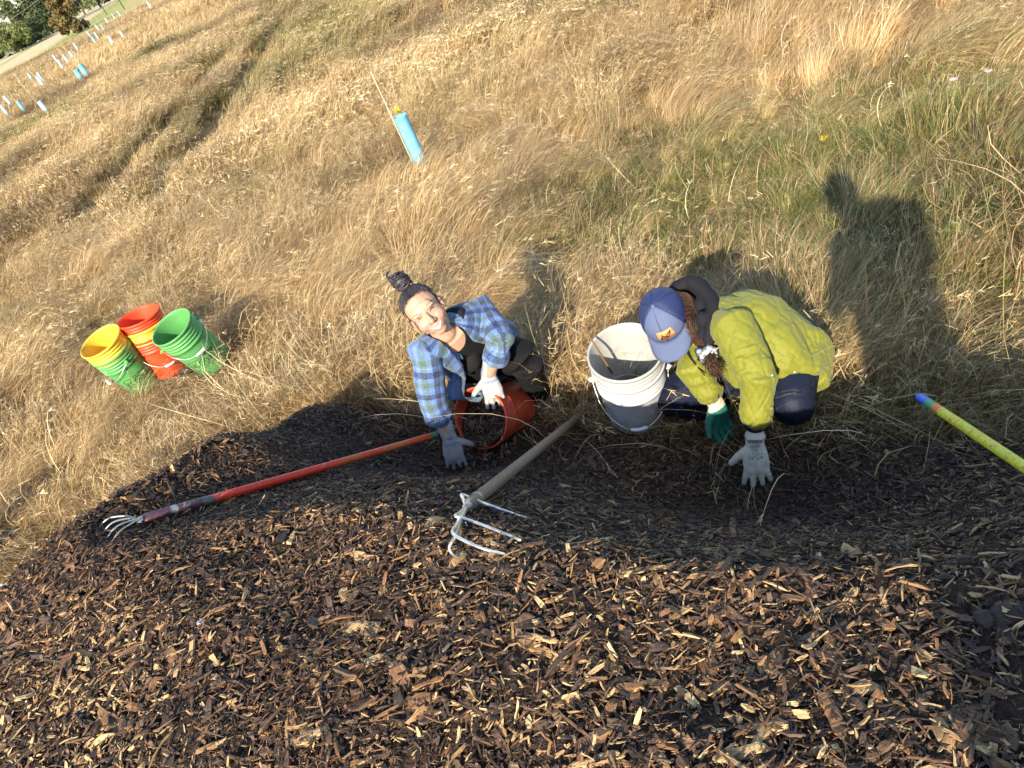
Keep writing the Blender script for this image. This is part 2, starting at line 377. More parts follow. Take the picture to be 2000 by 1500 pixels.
# within a tuft blades cross over from straw to green one by one
cross = m.math('GREATER_THAN', m.math('ADD', tint, m.math('MULTIPLY', m.math('SUBTRACT', m.math('FRACT', m.math('MULTIPLY', b, 7.31)), .5), .75)), .5)
c = m.mix(cross, tan, grn)
c = m.mix(1.0, c, val, 'MULTIPLY')
GRASS_MAT = m.bsdf(c, .55, .3, trans=.30)
kinds = {}; tuftcol = bpy.data.collections.new('grass_variants'); ti = 0
def add_kind(key, count, **kw):
    global ti
    kinds[key] = []
    for i in range(count):
        r = np.random.default_rng(1000+ti); V, Q, rv = blades(r=r, **kw); me = mesh_np('tuft', V, Q); fattr(me, 'bl', rv); me.materials.append(GRASS_MAT)
        tuftcol.objects.link(bpy.data.objects.new('tuft%03d' % ti, me)); kinds[key].append(ti); ti += 1
add_kind('tall', 6, n=190, Lr=(.45, .85), spread=.13, lean=.8, droop=.5, width=.0034, segs=7, head=.15, base_tilt=.16, wild=.27)
add_kind('flop', 7, n=240, Lr=(.5, .95), spread=.12, lean=1.3, droop=1.05, width=.0034, segs=8, head=.08, base_tilt=.15, wild=.25)
add_kind('upright', 4, n=120, Lr=(.4, .75), spread=.17, lean=.25, droop=.12, width=.0030, segs=5, head=.45, wild=.25)
add_kind('thatch', 6, n=200, Lr=(.18, .50), spread=.24, lean=.5, droop=.75, width=.0036, segs=5, flare=1.1, base_tilt=.55)
add_kind('short', 4, n=200, Lr=(.08, .26), spread=.22, lean=.25, droop=.25, width=.0046, segs=4, flare=.7, base_tilt=.4)
add_kind('straw', 5, n=34, Lr=(.35, .85), spread=.34, lean=.45, droop=.45, width=.0050, segs=6, flare=.9, base_tilt=.5, wild=.5, head=.25)
add_kind('mid', 5, n=90, Lr=(.4, .8), spread=.2, lean=.75, droop=.5, width=.008, segs=5, head=.2, wild=.2)
add_kind('midshort', 3, n=90, Lr=(.12, .35), spread=.25, lean=.3, droop=.3, width=.007, segs=4)
add_kind('far', 4, n=70, Lr=(.4, .85), spread=.5, lean=.4, droop=.25, width=.02, segs=3)

# the bared dents, tussocks and greener ground, in world metres
def green_field(x, y):
    g = .95*np.exp(-(((x-1.9)/1.5)**2+((y-3.6)/1.5)**2)) + .55*np.exp(-(((x-1.6)/.9)**2+((y-5.4)/1.0)**2)) + .45*np.exp(-(((x+3.0)/.5)**2+((y-5.2)/1.4)**2)) + .4*np.exp(-(((x+2.6)/.35)**2+((y-3.9)/.35)**2))
    return g
def track_q(x, y):
    q = np.full(np.shape(x), 9.)
    for (x0, y0, x1, y1) in TRACKS:
        dx, dy = x1-x0, y1-y0; L = math.hypot(dx, dy); s = ((x-x0)*dx+(y-y0)*dy)/L
        q = np.minimum(q, np.where(s > -2.5, np.abs((x-x0)*dy-(y-y0)*dx)/L, 9.))
    return q
KEEP_OUT = []      # (x, y, radius): where things stand
def lean_dir(x, y):
    # the sward lies mostly towards +X-Y (down to the right in the picture) and swirls
    return radians(-35) + 2.6*(vnoise(x, y, .42, 21)-.5) + 2.2*(vnoise(x, y, 1.3, 22)-.5)
def grass_points(n, ymin, ymax, xspread, seed):
    r = np.random.default_rng(seed)
    y = r.uniform(ymin, ymax, n); x = r.uniform(-1, 1, n)
    x0, x1 = xspread; x = x0 + (x1-x0)*(x+1)/2
    return x, y, r
def finish(name, x, y, r, choose, sc, mu, mv, label, rz=None, extra=None):
    z = ground_z(x, y); P = np.stack([x, y, z], -1)
    ok = in_view(P, mu, mv) & (toe_dist(x, y) < -.02+.10*r.random(len(x))**2)
    ok &= (track_q(x, y) > .20) | (r.random(len(x)) < .12)
    for (kx, ky, kr) in KEEP_OUT: ok &= np.hypot(x-kx, y-ky) > kr*(.35 if name == 'grass_thatch' else 1.0)
    x, y, P = x[ok], y[ok], P[ok]; n = len(x)
    idx, scl, tint, val = choose(x, y, r, n) if extra is None else choose(x, y, r, n, [e[ok] for e in extra])
    rot = np.stack([r.normal(0, .08, n), r.normal(0, .08, n), lean_dir(x, y)+r.normal(0, .30, n)], -1) if rz is None else np.stack([r.normal(0, .07, n), r.normal(0, .07, n), rz[ok]], -1)
    o = scatter(name, P, rot, scl, idx, tuftcol, {'tint': tint, 'val': val})
    tag(o, label, 'grass', kind='stuff'); print(name, n)
    return o
def pick(r, n, *opts):
    """opts: (weight array, kind key)"""
    W = np.stack([np.broadcast_to(w, (n,)) for w, _ in opts], 1); W = W/W.sum(1, keepdims=True); c = np.cumsum(W, 1); k = (r.random(n)[:, None] > c).sum(1)
    out = np.zeros(n, int)
    for i, (_, key) in enumerate(opts):
        s = k == i; out[s] = np.array(kinds[key])[r.integers(0, len(kinds[key]), s.sum())]
    return out, k
def near_tint(x, y, r, n, g, tr):
    return np.clip(.03 + .46*g + .5*tr*(r.random(n) < .6) + .75*(vnoise(x, y, .8, 35)-.56), 0, .92)
def near_choose(x, y, r, n):
    g = np.clip(green_field(x, y), 0, 1); tr = np.exp(-(track_q(x, y)/.22)**2); low = np.clip(g*1.3, 0, 1)
    idx, k = pick(r, n, (.10*(1-low)*(1-tr)+.01, 'tall'), (.20*(1-.7*low)*(1-tr), 'upright'), (.7+1.6*low, 'thatch'), (.45+.9*low+2*tr, 'short'), (.42*(1-tr), 'straw'))
    s = (.55+.45*vnoise(x, y, 1.1, 33))*(.85+.3*r.random(n))*(1-.5*tr)
    return idx, np.stack([s, s, s*(.85+.3*r.random(n))], -1), np.clip(near_tint(x, y, r, n, g, tr)+.25*(k == 3)-.1*(k == 4), 0, .95), np.clip(.80+.6*(vnoise(x, y, .9, 36)-.42)+r.normal(0, .14, n)+.25*(k == 4), .4, 1.5)
def tuss_choose(x, y, r, n, ex):
    size, cval, ckind = ex; g = np.clip(green_field(x, y), 0, 1); tr = np.exp(-(track_q(x, y)/.25)**2)
    idx, k = pick(r, n, (1.*(ckind < .45), 'tall'), (1.*(ckind >= .45)+.05, 'flop'))
    s = size*(.85+.3*r.random(n))*(1-.55*tr)*(1-.45*g)
    return idx, np.stack([s, s, s*(.85+.25*r.random(n))], -1), np.clip(near_tint(x, y, r, n, g, tr)-.12, 0, .8), np.clip(cval+r.normal(0, .10, n), .45, 1.5)
def mid_choose(x, y, r, n):
    tq = track_q(x, y); tr = np.exp(-(tq/.34)**2)
    idx, k = pick(r, n, (1-.99*tr, 'mid'), (.12+2.5*tr**2, 'midshort'))
    s = (.45+.6*vnoise(x, y, .5, 33))*(.85+.3*r.random(n))*(1-.5*tr)
    tint = np.clip(.10+.5*tr+1.1*(vnoise(x, y, .35, 37)-.58), 0, .85)
    return idx, np.stack([s, s, s*(.8+.3*r.random(n))], -1), tint, np.clip(.9+.75*(vnoise(x, y, .45, 38)-.45)+r.normal(0, .15, n), .45, 1.3)
def far_choose(x, y, r, n):
    idx, k = pick(r, n, (1., 'far')); s = (.35+.45*vnoise(x, y, .2, 33))
    return idx, np.stack([s*1.3, s*1.3, s*.9], -1), np.clip(.02+.9*(vnoise(x, y, .08, 39)-.6), 0, .8), np.clip(1.0+.4*(vnoise(x, y, .1, 40)-.5), .6, 1.25)
def build_grass():
    x, y, r = grass_points(2600, 1.0, 9.5, (-5.5, 6.0), 51)
    ex_, ey_ = r.uniform(-2.2, 2.6, 9000), r.uniform(1.0, 4.0, 9000); td_ = toe_dist(ex_, ey_); k_ = np.where((td_ < .03) & (td_ > -.38))[0][:420]; x, y = np.concatenate([x, ex_[k_]]), np.concatenate([y, ey_[k_]])
    finish('grass_thatch', x, y, r, near_choose, None, 350, 250, 'low straw thatch and green grass between the tussocks')
    cx_, cy_, r = grass_points(1000, 1.0, 9.5, (-5.5, 6.0), 54); kn = r.random(len(cx_)) > .75*np.clip(green_field(cx_, cy_), 0, 1); cx_, cy_ = cx_[kn], cy_[kn]; m_ = 3
    cl = lean_dir(cx_, cy_)+r.normal(0, .35, len(cx_)); cs_ = .45+.55*r.random(len(cx_))**1.3; cv = .72+.62*r.random(len(cx_)); ck = vnoise(cx_, cy_, .8, 31)+.25*(r.random(len(cx_))-.5)
    rp = lambda a: np.repeat(a, m_); x = rp(cx_)+r.normal(0, .13, len(cx_)*m_); y = rp(cy_)+r.normal(0, .13, len(cx_)*m_); rz = rp(cl)+r.normal(0, .26, len(x)); ex = [rp(cs_), rp(cv), rp(ck)]
    finish('dry_meadow_grass', x, y, r, tuss_choose, None, 350, 250, 'tall straw coloured meadow grass lying over in tussocks behind the pile', rz, ex)
    x, y, r = grass_points(9000, 9.0, 30, (-14, 8), 52)
    finish('meadow_grass_beyond', x, y, r, mid_choose, None, 250, 200, 'fine dry meadow grass further up the field around the wheel tracks')
    x, y, r = grass_points(14000, 28, 75, (-40, 12), 53)
    finish('distant_field_grass', x, y, r, far_choose, None, 200, 150, 'pale dry grass in the far corner of the field')

# ------------------------------------------------------------------ shape tools
def loft(pts, rx, ry=None, side=(0, 0, 1), n=14, cap=2, expo=2.0):
    """tube along pts; rx along the side hint, ry across; rounded ends"""
    pts = [np.asarray(p, float) for p in pts]; k = len(pts); rx = list(np.broadcast_to(rx, (k,))); ry = rx if ry is None else list(np.broadcast_to(ry, (k,)))
    tg = [nrm(pts[min(i+1, k-1)]-pts[max(i-1, 0)]) for i in range(k)]
    sides = side if isinstance(side, list) else [side]*k
    rings = []
    def ring(c, t, sd, a, b):
        x = np.asarray(sd, float); x = x - t*(x @ t)
        if np.linalg.norm(x) < 1e-4: x = np.cross(t, (.3, .9, .2))
        x = nrm(x); y = np.cross(t, x); th = np.linspace(0, 2*pi, n, endpoint=False)
        cs, sn = np.cos(th), np.sin(th)
        if expo != 2: cs = np.sign(cs)*np.abs(cs)**(2/expo); sn = np.sign(sn)*np.abs(sn)**(2/expo)
        return c + np.outer(cs*a, x) + np.outer(sn*b, y)
    if cap:
        for j in range(cap, 0, -1):
            a = j/cap*pi/2*.92; rings.append(ring(pts[0]-tg[0]*min(rx[0], ry[0])*sin(a), tg[0], sides[0], rx[0]*cos(a), ry[0]*cos(a)))
    for i in range(k): rings.append(ring(pts[i], tg[i], sides[i], rx[i], ry[i]))
    if cap:
        for j in range(1, cap+1):
            a = j/cap*pi/2*.92; rings.append(ring(pts[-1]+tg[-1]*min(rx[-1], ry[-1])*sin(a), tg[-1], sides[-1], rx[-1]*cos(a), ry[-1]*cos(a)))
    V = np.concatenate(rings); F = []; R = len(rings)
    for i in range(R-1):
        for j in range(n): a = i*n+j; b = i*n+(j+1) % n; F.append((a, b, b+n, a+n))
    F.append(tuple(range(n-1, -1, -1))); F.append(tuple((R-1)*n+j for j in range(n)))
    return V, F
def curve_pts(P, m=8):
    """Catmull-Rom through P"""
    P = [np.asarray(p, float) for p in P]; Q = [2*P[0]-P[1]]+P+[2*P[-1]-P[-2]]; out = []
    for i in range(1, len(Q)-2):
        for t in np.linspace(0, 1, m, endpoint=False):
            a, b, c, d = Q[i-1], Q[i], Q[i+1], Q[i+2]
            out.append(.5*((2*b)+(c-a)*t+(2*a-5*b+4*c-d)*t*t+(3*b-a-3*c+d)*t**3))
    out.append(P[-1]); return out
def ellip(c, r, ax=None, n=18, m=12):
    c = np.asarray(c, float); A = np.eye(3) if ax is None else np.asarray(ax, float); V = []; F = []
    for i in range(m+1):
        ph = pi*i/m
        for j in range(n):
            th = 2*pi*j/n; V.append(c + (sin(ph)*cos(th)*r[0])*A[0] + (sin(ph)*sin(th)*r[1])*A[1] + (cos(ph)*r[2])*A[2])
    for i in range(m):
        for j in range(n): a = i*n+j; b = i*n+(j+1) % n; F.append((a, a+n, b+n, b))
    return np.array(V), F
def join(parts):
    V = []; F = []; o = 0
    for v, f in parts: V.append(np.asarray(v)); F += [tuple(i+o for i in q) for q in f]; o += len(v)
    return np.concatenate(V), F
def lathe(prof, n=48, c=(0, 0, 0), wob=None):
    V = []; F = []; k = len(prof)
    for r, z in prof:
        for j in range(n):
            th = 2*pi*j/n; V.append((r*cos(th)+c[0], r*sin(th)+c[1], z+c[2]))
    for i in range(k-1):
        for j in range(n): a = i*n+j; b = i*n+(j+1) % n; F.append((a, b, b+n, a+n))
    return np.array(V), F
def box(c, s, A=None):
    A = np.eye(3) if A is None else np.asarray(A); c = np.asarray(c, float)
    V = [c + A[0]*x*s[0]/2 + A[1]*y*s[1]/2 + A[2]*z*s[2]/2 for x in (-1, 1) for y in (-1, 1) for z in (-1, 1)]
    return np.array(V), [(0, 1, 3, 2), (4, 6, 7, 5), (0, 4, 5, 1), (2, 3, 7, 6), (0, 2, 6, 4), (1, 5, 7, 3)]
def frame_z(ax, roll_hint=(0, -1, 0)):
    z = nrm(ax); x = np.cross(roll_hint, z); x = nrm(x); y = np.cross(z, x); return np.array([x, y, z])
def put(VF, A, c): V, F = VF; return np.asarray(V) @ A + np.asarray(c), F
def obj(name, VF, mat, parent=None, smooth=True, base=None):
    V, F = VF; V = np.asarray(V, float)
    if base is not None: V = V - np.asarray(base)
    elif parent is not None and parent.type == 'EMPTY': V = V - np.array(parent.location)
    me = mesh(name, V, F, smooth); o = link(name, me, mat, parent)
    if base is not None: o.location = tuple(map(float, base))
    return o

# ------------------------------------------------------------------ plain materials
def plastic(name, c, rough=.42, dirt=.6, dirtc=(.12, .085, .05), inst=None):
    m = NM(name); oc = m.coord('Object')
    f = m.ramp(m.noise(oc, 9, 5, .65), [(.52, 0), (.75, dirt)])
    g = m.ramp(m.noise(m.mapping(oc, (1, 1, .25)), 60, 3), [(.55, 0), (.72, dirt*.5)])
    col = m.mix(m.math('MAXIMUM', f, g), c, dirtc)
    return m.bsdf(col, m.ramp(m.noise(oc, 25, 3), [(.3, rough), (.7, rough+.18)]), .45, m.bump(m.noise(oc, 160, 2), .08, .002), trans=.06)
YEL = plastic('yellow_plastic', (.78, .50, .04)); RED = plastic('red_orange_plastic', (.80, .055, .012)); GRN = plastic('green_plastic', (.085, .30, .085))
GREYD = plastic('slate_grey_plastic', (.47, .49, .51), .42, .25, (.25, .21, .17)); GREY = plastic('grey_white_plastic', (.37, .38, .365), .42, .5, (.26, .18, .10)); BRICK = plastic('brick_red_plastic', (.62, .075, .028), .42, .45, (.05, .03, .02))
def metal(name, c, rough=.4, m_=1.0):
    m = NM(name); oc = m.coord('Object')
    return m.bsdf(m.mix(m.ramp(m.noise(oc, 40, 4), [(.45, 0), (.7, .6)]), c, (c[0]*.45, c[1]*.4, c[2]*.35)), rough, .5, m.bump(m.noise(oc, 200, 3), .2, .002), metallic=m_)
STEEL = metal('worn_bright_steel', (.80, .77, .70), .32, .85); DSTEEL = metal('dull_steel', (.42, .40, .37), .5, .8); WIRE = metal('galvanised_wire', (.72, .72, .72), .35, .9)
WHITEP = plastic('white_grip_plastic', (.75, .77, .78), .4, .15)
BLACKINK = NM('dark_print').bsdf((.03, .05, .03), .7, .2)
def flat(name, c, rough=.8, spec=.2): return NM(name).bsdf(c, rough, spec)

# ------------------------------------------------------------------ buckets
def bucket_profile(R=.150, r=.128, h=.37):
    W = lambda z: r+(R-.006-r)*z/h
    out = [(0.001, .012), (r*.93, .012), (r*.985, .004), (r, .012), (W(.06*1), .06), (W(h*.62), h*.62)]
    z0 = h*.68
    out += [(W(z0), z0), (W(z0)+.007, z0+.004), (W(z0)+.007, z0+.012), (W(z0)+.002, z0+.016)]
    for zz in (.76, .82, .88): out += [(W(h*zz), h*zz), (W(h*zz)+.006, h*zz+.003), (W(h*zz)+.006, h*zz+.008), (W(h*zz)+.001, h*zz+.011)]
    out += [(W(h)-.001, h-.022), (R+.001, h-.018), (R+.002, h-.004), (R-.001, h), (R-.006, h-.001), (R-.0085, h-.012), (W(h*.5)-.004, h*.5), (W(.02)-.004, .02), (.001, .018)]
    return out
def bail(R, h, ang, sink, gripside=1):
    """wire handle hanging down on the side of angle ang, ears at ang+-90"""
    ca, sa = cos(ang), sin(ang); e = np.array([-sa, ca, 0]); f = np.array([ca, sa, 0]); zt = h*.80
    P = []
    for t in np.linspace(-1, 1, 23):
        s = sqrt(max(0, 1-t*t)); P.append(e*t*(R+.008) + f*s*(R+.020) + np.array([0, 0, zt - s*sink]))
    return P
def bucket(name, base, axis, mat, label, R=.150, r=.128, h=.37, hand=None, roll=0.0, sink=.17, logo=False, grp='plastic buckets', gripmat=None):
    A = frame_z(axis); base = np.asarray(base, float); root = empty(name, base)
    tag(root, label, 'bucket', grp)
    body = obj('body', put(lathe(bucket_profile(R, r, h), 56), A, base), mat, root)
    if hand is not None:
        P = bail(R, h, hand, sink); hd = obj('handle', put(loft(P, .0021, n=6), A, base), WIRE, root)
        g = P[9:14]; gm = obj('grip', put(loft(g, .0085, n=10), A, np.zeros(3)), gripmat or WHITEP, None); gm.parent = hd
        for sgn in (-1, 1):
            e = np.array([-sin(hand), cos(hand), 0])*sgn; ee = put(loft([e*(R-.012)+np.array([0, 0, h*.80]), e*(R+.012)+np.array([0, 0, h*.80])], .013, n=12, cap=1), A, base); obj('ear', ee, mat, root)
    if logo:
        la = logo; W = lambda z: r+(R-.006-r)*z/h
        def onb(a, z, o=.0022): rr = W(z)+o; return np.array([rr*cos(a), rr*sin(a), z])
        ring = [onb(la+.030/W(.12)*cos(t), .13+.030*sin(t)) for t in np.linspace(0, 2*pi, 25)]
        parts = [loft(ring, .0016, n=5, cap=0)]
        mark = lambda pts: parts.append(loft([onb(la+a/W(.12), .13+z) for a, z in pts], .0016, n=5, cap=1))
        mark([(-.016, -.018), (0, .004), (.014, .020)]); mark([(0, .004), (.016, -.012)]); mark([(-.018, .006), (-.004, .012)])
        for dx in (-.066, .064):
            mark([(dx-.016, -.018), (dx-.016, .018)]); mark([(dx-.014, .001), (dx+.012, .018)]); mark([(dx-.014, .001), (dx+.012, -.018)])
        fr = [(-.10, -.042), (.10, -.042), (.10, .042), (-.10, .042), (-.10, -.042)]
        for a, b in zip(fr[:-1], fr[1:]): mark([(a[0]+(b[0]-a[0])*t, a[1]+(b[1]-a[1])*t) for t in np.linspace(0, 1, 7)])
        obj('printed_logo', put(join(parts), A, base), BLACKINK, root)
    return root
# far pair: yellow one dropped into a green one; trio: red in yellow in red; single green
def stack_axis(b, t): return nrm(np.asarray(t)-np.asarray(b))
G1b, G1t = at(287, 746, 6.05), at(203.6, 673, 5.86); ax1 = nrm(G1t-G1b)
R1b, R1t = at(338, 722, 6.02), at(271, 619, 5.86); ax2 = nrm(R1t-R1b)
S1b, S1t = at(418, 706, 5.62), at(333, 637, 5.42); ax3 = nrm(S1t-S1b)
print('bucket stacks', np.linalg.norm(G1t-G1b), np.linalg.norm(R1t-R1b), np.linalg.norm(S1t-S1b), G1b, R1b, S1b, ax1, ax2, ax3)
def ang_to(axis, d):
    A = frame_z(axis); l = A @ np.asarray(d); return atan2(l[1], l[0])
toc = lambda b: nrm(CAM-np.asarray(b))
hd = -CY*.9 + CX*.35
bucket('bucket', G1b, ax1, GRN, 'green plastic bucket with a yellow one dropped inside, leftmost in the grass', hand=ang_to(ax1, -CX*.4-CY), sink=.10, logo=ang_to(ax1, toc(G1b)*1-CY*.25+CX*.1))
bucket('bucket', G1b+ax1*.085, ax1, YEL, 'yellow plastic bucket nested in the leftmost green bucket')
bucket('bucket', R1b, ax2, RED, h=.33, label='orange red plastic bucket at the bottom of the middle stack', hand=ang_to(ax2, CX*.6-CY*.9), sink=.15)
bucket('bucket', R1b+ax2*.07, ax2, YEL, h=.33, label='yellow plastic bucket sandwiched between two orange red ones')
bucket('bucket', R1b+ax2*.135, ax2, RED, h=.33, label='orange red plastic bucket nested on top of the yellow one')
bucket('bucket', S1b, ax3, GRN, 'single green plastic bucket leaning right of the red stack', h=.40, hand=ang_to(ax3, CX*.8-CY*.7), sink=.10, logo=ang_to(ax3, toc(S1b)*1-CY*.55+CX*.1))
for b in (G1b, R1b, S1b): KEEP_OUT.append((b[0], b[1], .17)); KEEP_OUT.append((b[0]*.94, b[1]*.94, .16))
KEEP_OUT += [(.09, 2.85, .24), (-.05, 3.12, .30), (1.0, 2.2, .22), (.62, 2.3, .20), (.85, 2.0, .14), (.12, 3.0, .16)]
for b in (G1t, R1t, S1t): KEEP_OUT.append((b[0]*.8, b[1]*.8+.35, .05))
# grey bucket by the crouching woman
GBb, GBt = at(1246, 803, 3.43), at(1221, 690, 3.11); axg = nrm(GBt-GBb); print('grey', np.linalg.norm(GBt-GBb), axg, GBb)
gb = bucket('bucket', GBb, axg, GREYD, 'slate grey bucket with wire handle, holding the white bucket beside the capped woman', h=.345, hand=ang_to(axg, toc(GBb)-CY*.2), sink=.17, grp=None)
gw = bucket('bucket', GBb+axg*.055, axg, GREY, 'dirty white bucket with a stick in it, nested in the slate grey bucket', R=.1515, r=.127, h=.365, grp=None)
STICK = flat('bark_stick', (.16, .085, .04)); s0, s1 = GBb+axg*.16+np.array([.02, .05, 0]), at(1128, 622, 3.12); sp = GBt+(at(1165, 700, 3.1)-GBt)*.95
tag(obj('stick', loft(curve_pts([at(1195, 728, 3.22), at(1172, 690, 3.12), at(1150, 655, 3.10), at(1130, 628, 3.12)], 5), list(np.linspace(.006, .002, 16)), n=7), STICK, None, base=at(1195, 728, 3.22)), 'thin brown forked stick leaning out of the white bucket', 'stick')
KEEP_OUT.append((GBb[0], GBb[1], .16))
# red bucket tipped on its side and half full of mulch
TBm, TBb = at(937, 817, 3.40), at(1010, 792, 3.66); axt = nrm(TBm-TBb); TL = np.linalg.norm(TBm-TBb); print('tipped', TL, axt, TBm, TBb)
tb = bucket('bucket', TBm-axt*.30, axt, BRICK, 'brick red bucket lying on its side with mulch spilling out', R=.140, r=.117, h=.30, grp=None)
KEEP_OUT.append((TBb[0], TBb[1], .2)); KEEP_OUT.append((TBm[0], TBm[1], .2))
crk = [TBm-axt*.09 + .137*(cos(a)*nrm(np.cross(axt, (0, 0, 1)))+sin(a)*np.array([0, 0, 1])) - axt*(.02*sin(3*a)+.05*abs(a-1.2)) for a in np.linspace(.5, 2.0, 12)]
# mulch inside the tipped bucket: a sloping plug
pl_ = []; A = frame_z(axt); V = []; n_ = 26
for i in range(9):
    for j in range(n_):
        th = 2*pi*j/n_; rr = .127*i/8; p_ = np.array([rr*cos(th), rr*sin(th), 0.]); wp = p_ @ A; zz = -.055 - (wp[2]*.8) + .012*random.uniform(-1, 1)*(i < 8)
        V.append(p_ + np.array([0, 0, max(-.2, min(zz, .02))]))
F = [(i*n_+j, i*n_+(j+1) % n_, (i+1)*n_+(j+1) % n_, (i+1)*n_+j) for i in range(8) for j in range(n_)]
mp_ = obj('mulch_fill', put((np.array(V), F), A, TBm), PILE_MAT, tb, smooth=False); mp_['kind'] = 'stuff'
# loose chips in that bucket and spilling from its mouth (one part, real pieces)
parts = []; r = np.random.default_rng(77)
for i in range(520):
    if i < 300:
        rr = .122*sqrt(r.random()); th = r.uniform(0, 2*pi); p_ = np.array([rr*cos(th), rr*sin(th), 0.]); wp = p_ @ A
        p_[2] = max(-.2, min(-.055-wp[2]*.8, .02)) + .006; c_ = p_ @ A + TBm
    else:
        c_ = TBm + axt*r.uniform(-.02, .16) + np.array([r.normal(0, .07), r.normal(0, .05), 0]); c_[2] = surf_z(c_[0], c_[1]) + .012 + .03*r.random()
    L = .012+.03*r.random(); d = nrm(r.normal(0, 1, 3)); e = nrm(np.cross(d, r.normal(0, 1, 3))); parts.append(box(c_, (L, L*(.15+.25*r.random()), .003), [d, e, np.cross(d, e)]))
V, F = join(parts); tone = np.repeat(r.random(520)**1.4*.85, 8)
m = NM('loose_mulch'); LOOSE = m.bsdf(m.ramp(m.attr('tone'), CH_STOPS), .7, .3)
lo = obj('loose_chips', (V, F), LOOSE, tb, smooth=False); lo['kind'] = 'stuff'; fattr(lo.data, 'tone', tone)

# ------------------------------------------------------------------ hand tools
def painted(name, stops, scale=1.0, wear=.5):
    """paint bands along the handle: attribute along runs 0..1"""
    m = NM(name); oc = m.coord('Object'); a = m.attr('along')
    a2 = m.math('ADD', a, m.math('MULTIPLY', m.math('SUBTRACT', m.noise(oc, 30, 3), .5), .02))
    base = m.ramp(a2, stops, 'CONSTANT')
    return m, oc, base
def handle(name, P0, P1, r0, r1, mat, parent, sag=0.0):
    P0, P1 = np.asarray(P0, float), np.asarray(P1, float); k = 24
    pts = [P0+(P1-P0)*t + np.array([0, 0, -sag*4*t*(1-t)]) for t in np.linspace(0, 1, k)]
    VF = loft(pts, list(np.linspace(r0, r1, k)), n=16, cap=2); o = obj(name, VF, mat, parent)
    d = P1-P0; t = ((np.asarray(VF[0])-P0) @ d)/(d @ d); fattr(o.data, 'along', np.clip(t, 0, 1)); return o
# red handled cultivator
c0, c1 = HANDLE_SEG
print('cult handle', np.linalg.norm(c1-c0), c0, c1, pile_z(c0[0], c0[1]), pile_z(c1[0], c1[1]))
m, oc, base = painted('red_paint_handle', [(0, (.07, .035, .05)), (.155, (.10, .085, .08)), (.185, (.62, .035, .012)), (.60, (.50, .09, .018)), (.68, (.60, .05, .012)), (.76, (.48, .10, .02)), (.86, (.60, .06, .015)), (.955, (.02, .20, .09)), (.985, (.015, .04, .14))])
wr = m.ramp(m.noise(m.mapping(oc, (14, 14, 60)), 1.6, 5, .7), [(.56, 0), (.66, 1)])
REDH = m.bsdf(m.mix(m.math('MULTIPLY', wr, .75), base, (.33, .25, .16)), .42, .4, m.bump(wr, .2, .001))
cr = tag(empty('garden_cultivator', c0), 'red painted long handled cultivator lying across the mulch, claws at left', 'cultivator')
handle('handle', c0, c1, .0170, .0135, REDH, cr)
hdv = nrm(c0-c1); sdv = nrm(np.cross(hdv, (0, 0, 1))); upv = np.cross(sdv, hdv)
obj('ferrule', loft([c0-hdv*.10, c0+hdv*.02], [.0178, .012], n=14), DSTEEL, cr)
for i, a in enumerate((-1, -.33, .33, 1)):
    b = c0+hdv*.02; P = curve_pts([b, b+hdv*.035+sdv*a*.035+upv*.012, b+hdv*.085+sdv*a*.062+upv*.004, b+hdv*.125+sdv*a*.07-upv*.05, b+hdv*.12+sdv*a*.072-upv*.11, b+hdv*.085+sdv*a*.07-upv*.165], 6)
    obj('tine', loft(P, list(np.linspace(.0038, .0025, len(P))), n=8), DSTEEL, cr)
# four-tined fork with a bare wooden handle
f0, f1 = at(918, 985, surf_t(918, 985)-.05), at(1140, 806, surf_t(1140, 806)-.04)
print('fork handle', np.linalg.norm(f1-f0), f0, f1, pile_z(f0[0], f0[1]), pile_z(f1[0], f1[1]))
m, oc, base = painted('weathered_handle', [(0, (.24, .175, .12)), (.30, (.27, .19, .125)), (.955, (.05, .13, .08)), (.985, (.02, .03, .10))])
gr = m.noise(m.mapping(oc, (60, 60, 60)), 1.5, 4, .7)
WOODH = m.bsdf(m.mix(m.ramp(gr, [(.4, 0), (.65, .6)]), base, (.10, .065, .04)), .6, .3, m.bump(gr, .3, .002))
fk = tag(empty('digging_fork', f0), 'four tined fork with bare wooden handle, tines resting on the mulch', 'fork')
handle('handle', f0, f1, .0205, .0165, WOODH, fk)
hdv = nrm(f0-f1); obj('socket', loft([f0-hdv*.06, f0+hdv*.03], [.0215, .013], n=14), DSTEEL, fk)
hub = f0+hdv*.03
TT = [((902, 966), (925, 975), (965, 990), (1027, 1012)), ((890, 1008), (910, 1014), (955, 1030), (1016, 1055)), ((884, 1040), (905, 1055), (945, 1072), (985, 1082)), ((888, 1050), (878, 1068), (884, 1082), (899, 1090))]
TD = [(2.40, 2.37, 2.33, 2.29), (2.36, 2.33, 2.29, 2.25), (2.33, 2.30, 2.27, 2.26), (2.31, 2.29, 2.27, 2.25)]
for tp, td in zip(TT, TD):
    pp = [at(u, v, surf_t(u, v)-o_) for (u, v), o_ in zip(tp, (.12, .11, .09, .035) if tp[0][0] != 888 else (.10, .075, .05, .01))]; P = curve_pts([hub, hub*.35+pp[0]*.65]+pp, 6)
    obj('tine', loft(P, list(np.linspace(.0062, .0036, len(P))), n=8), STEEL if tp[0][0] != 888 else DSTEEL, fk)
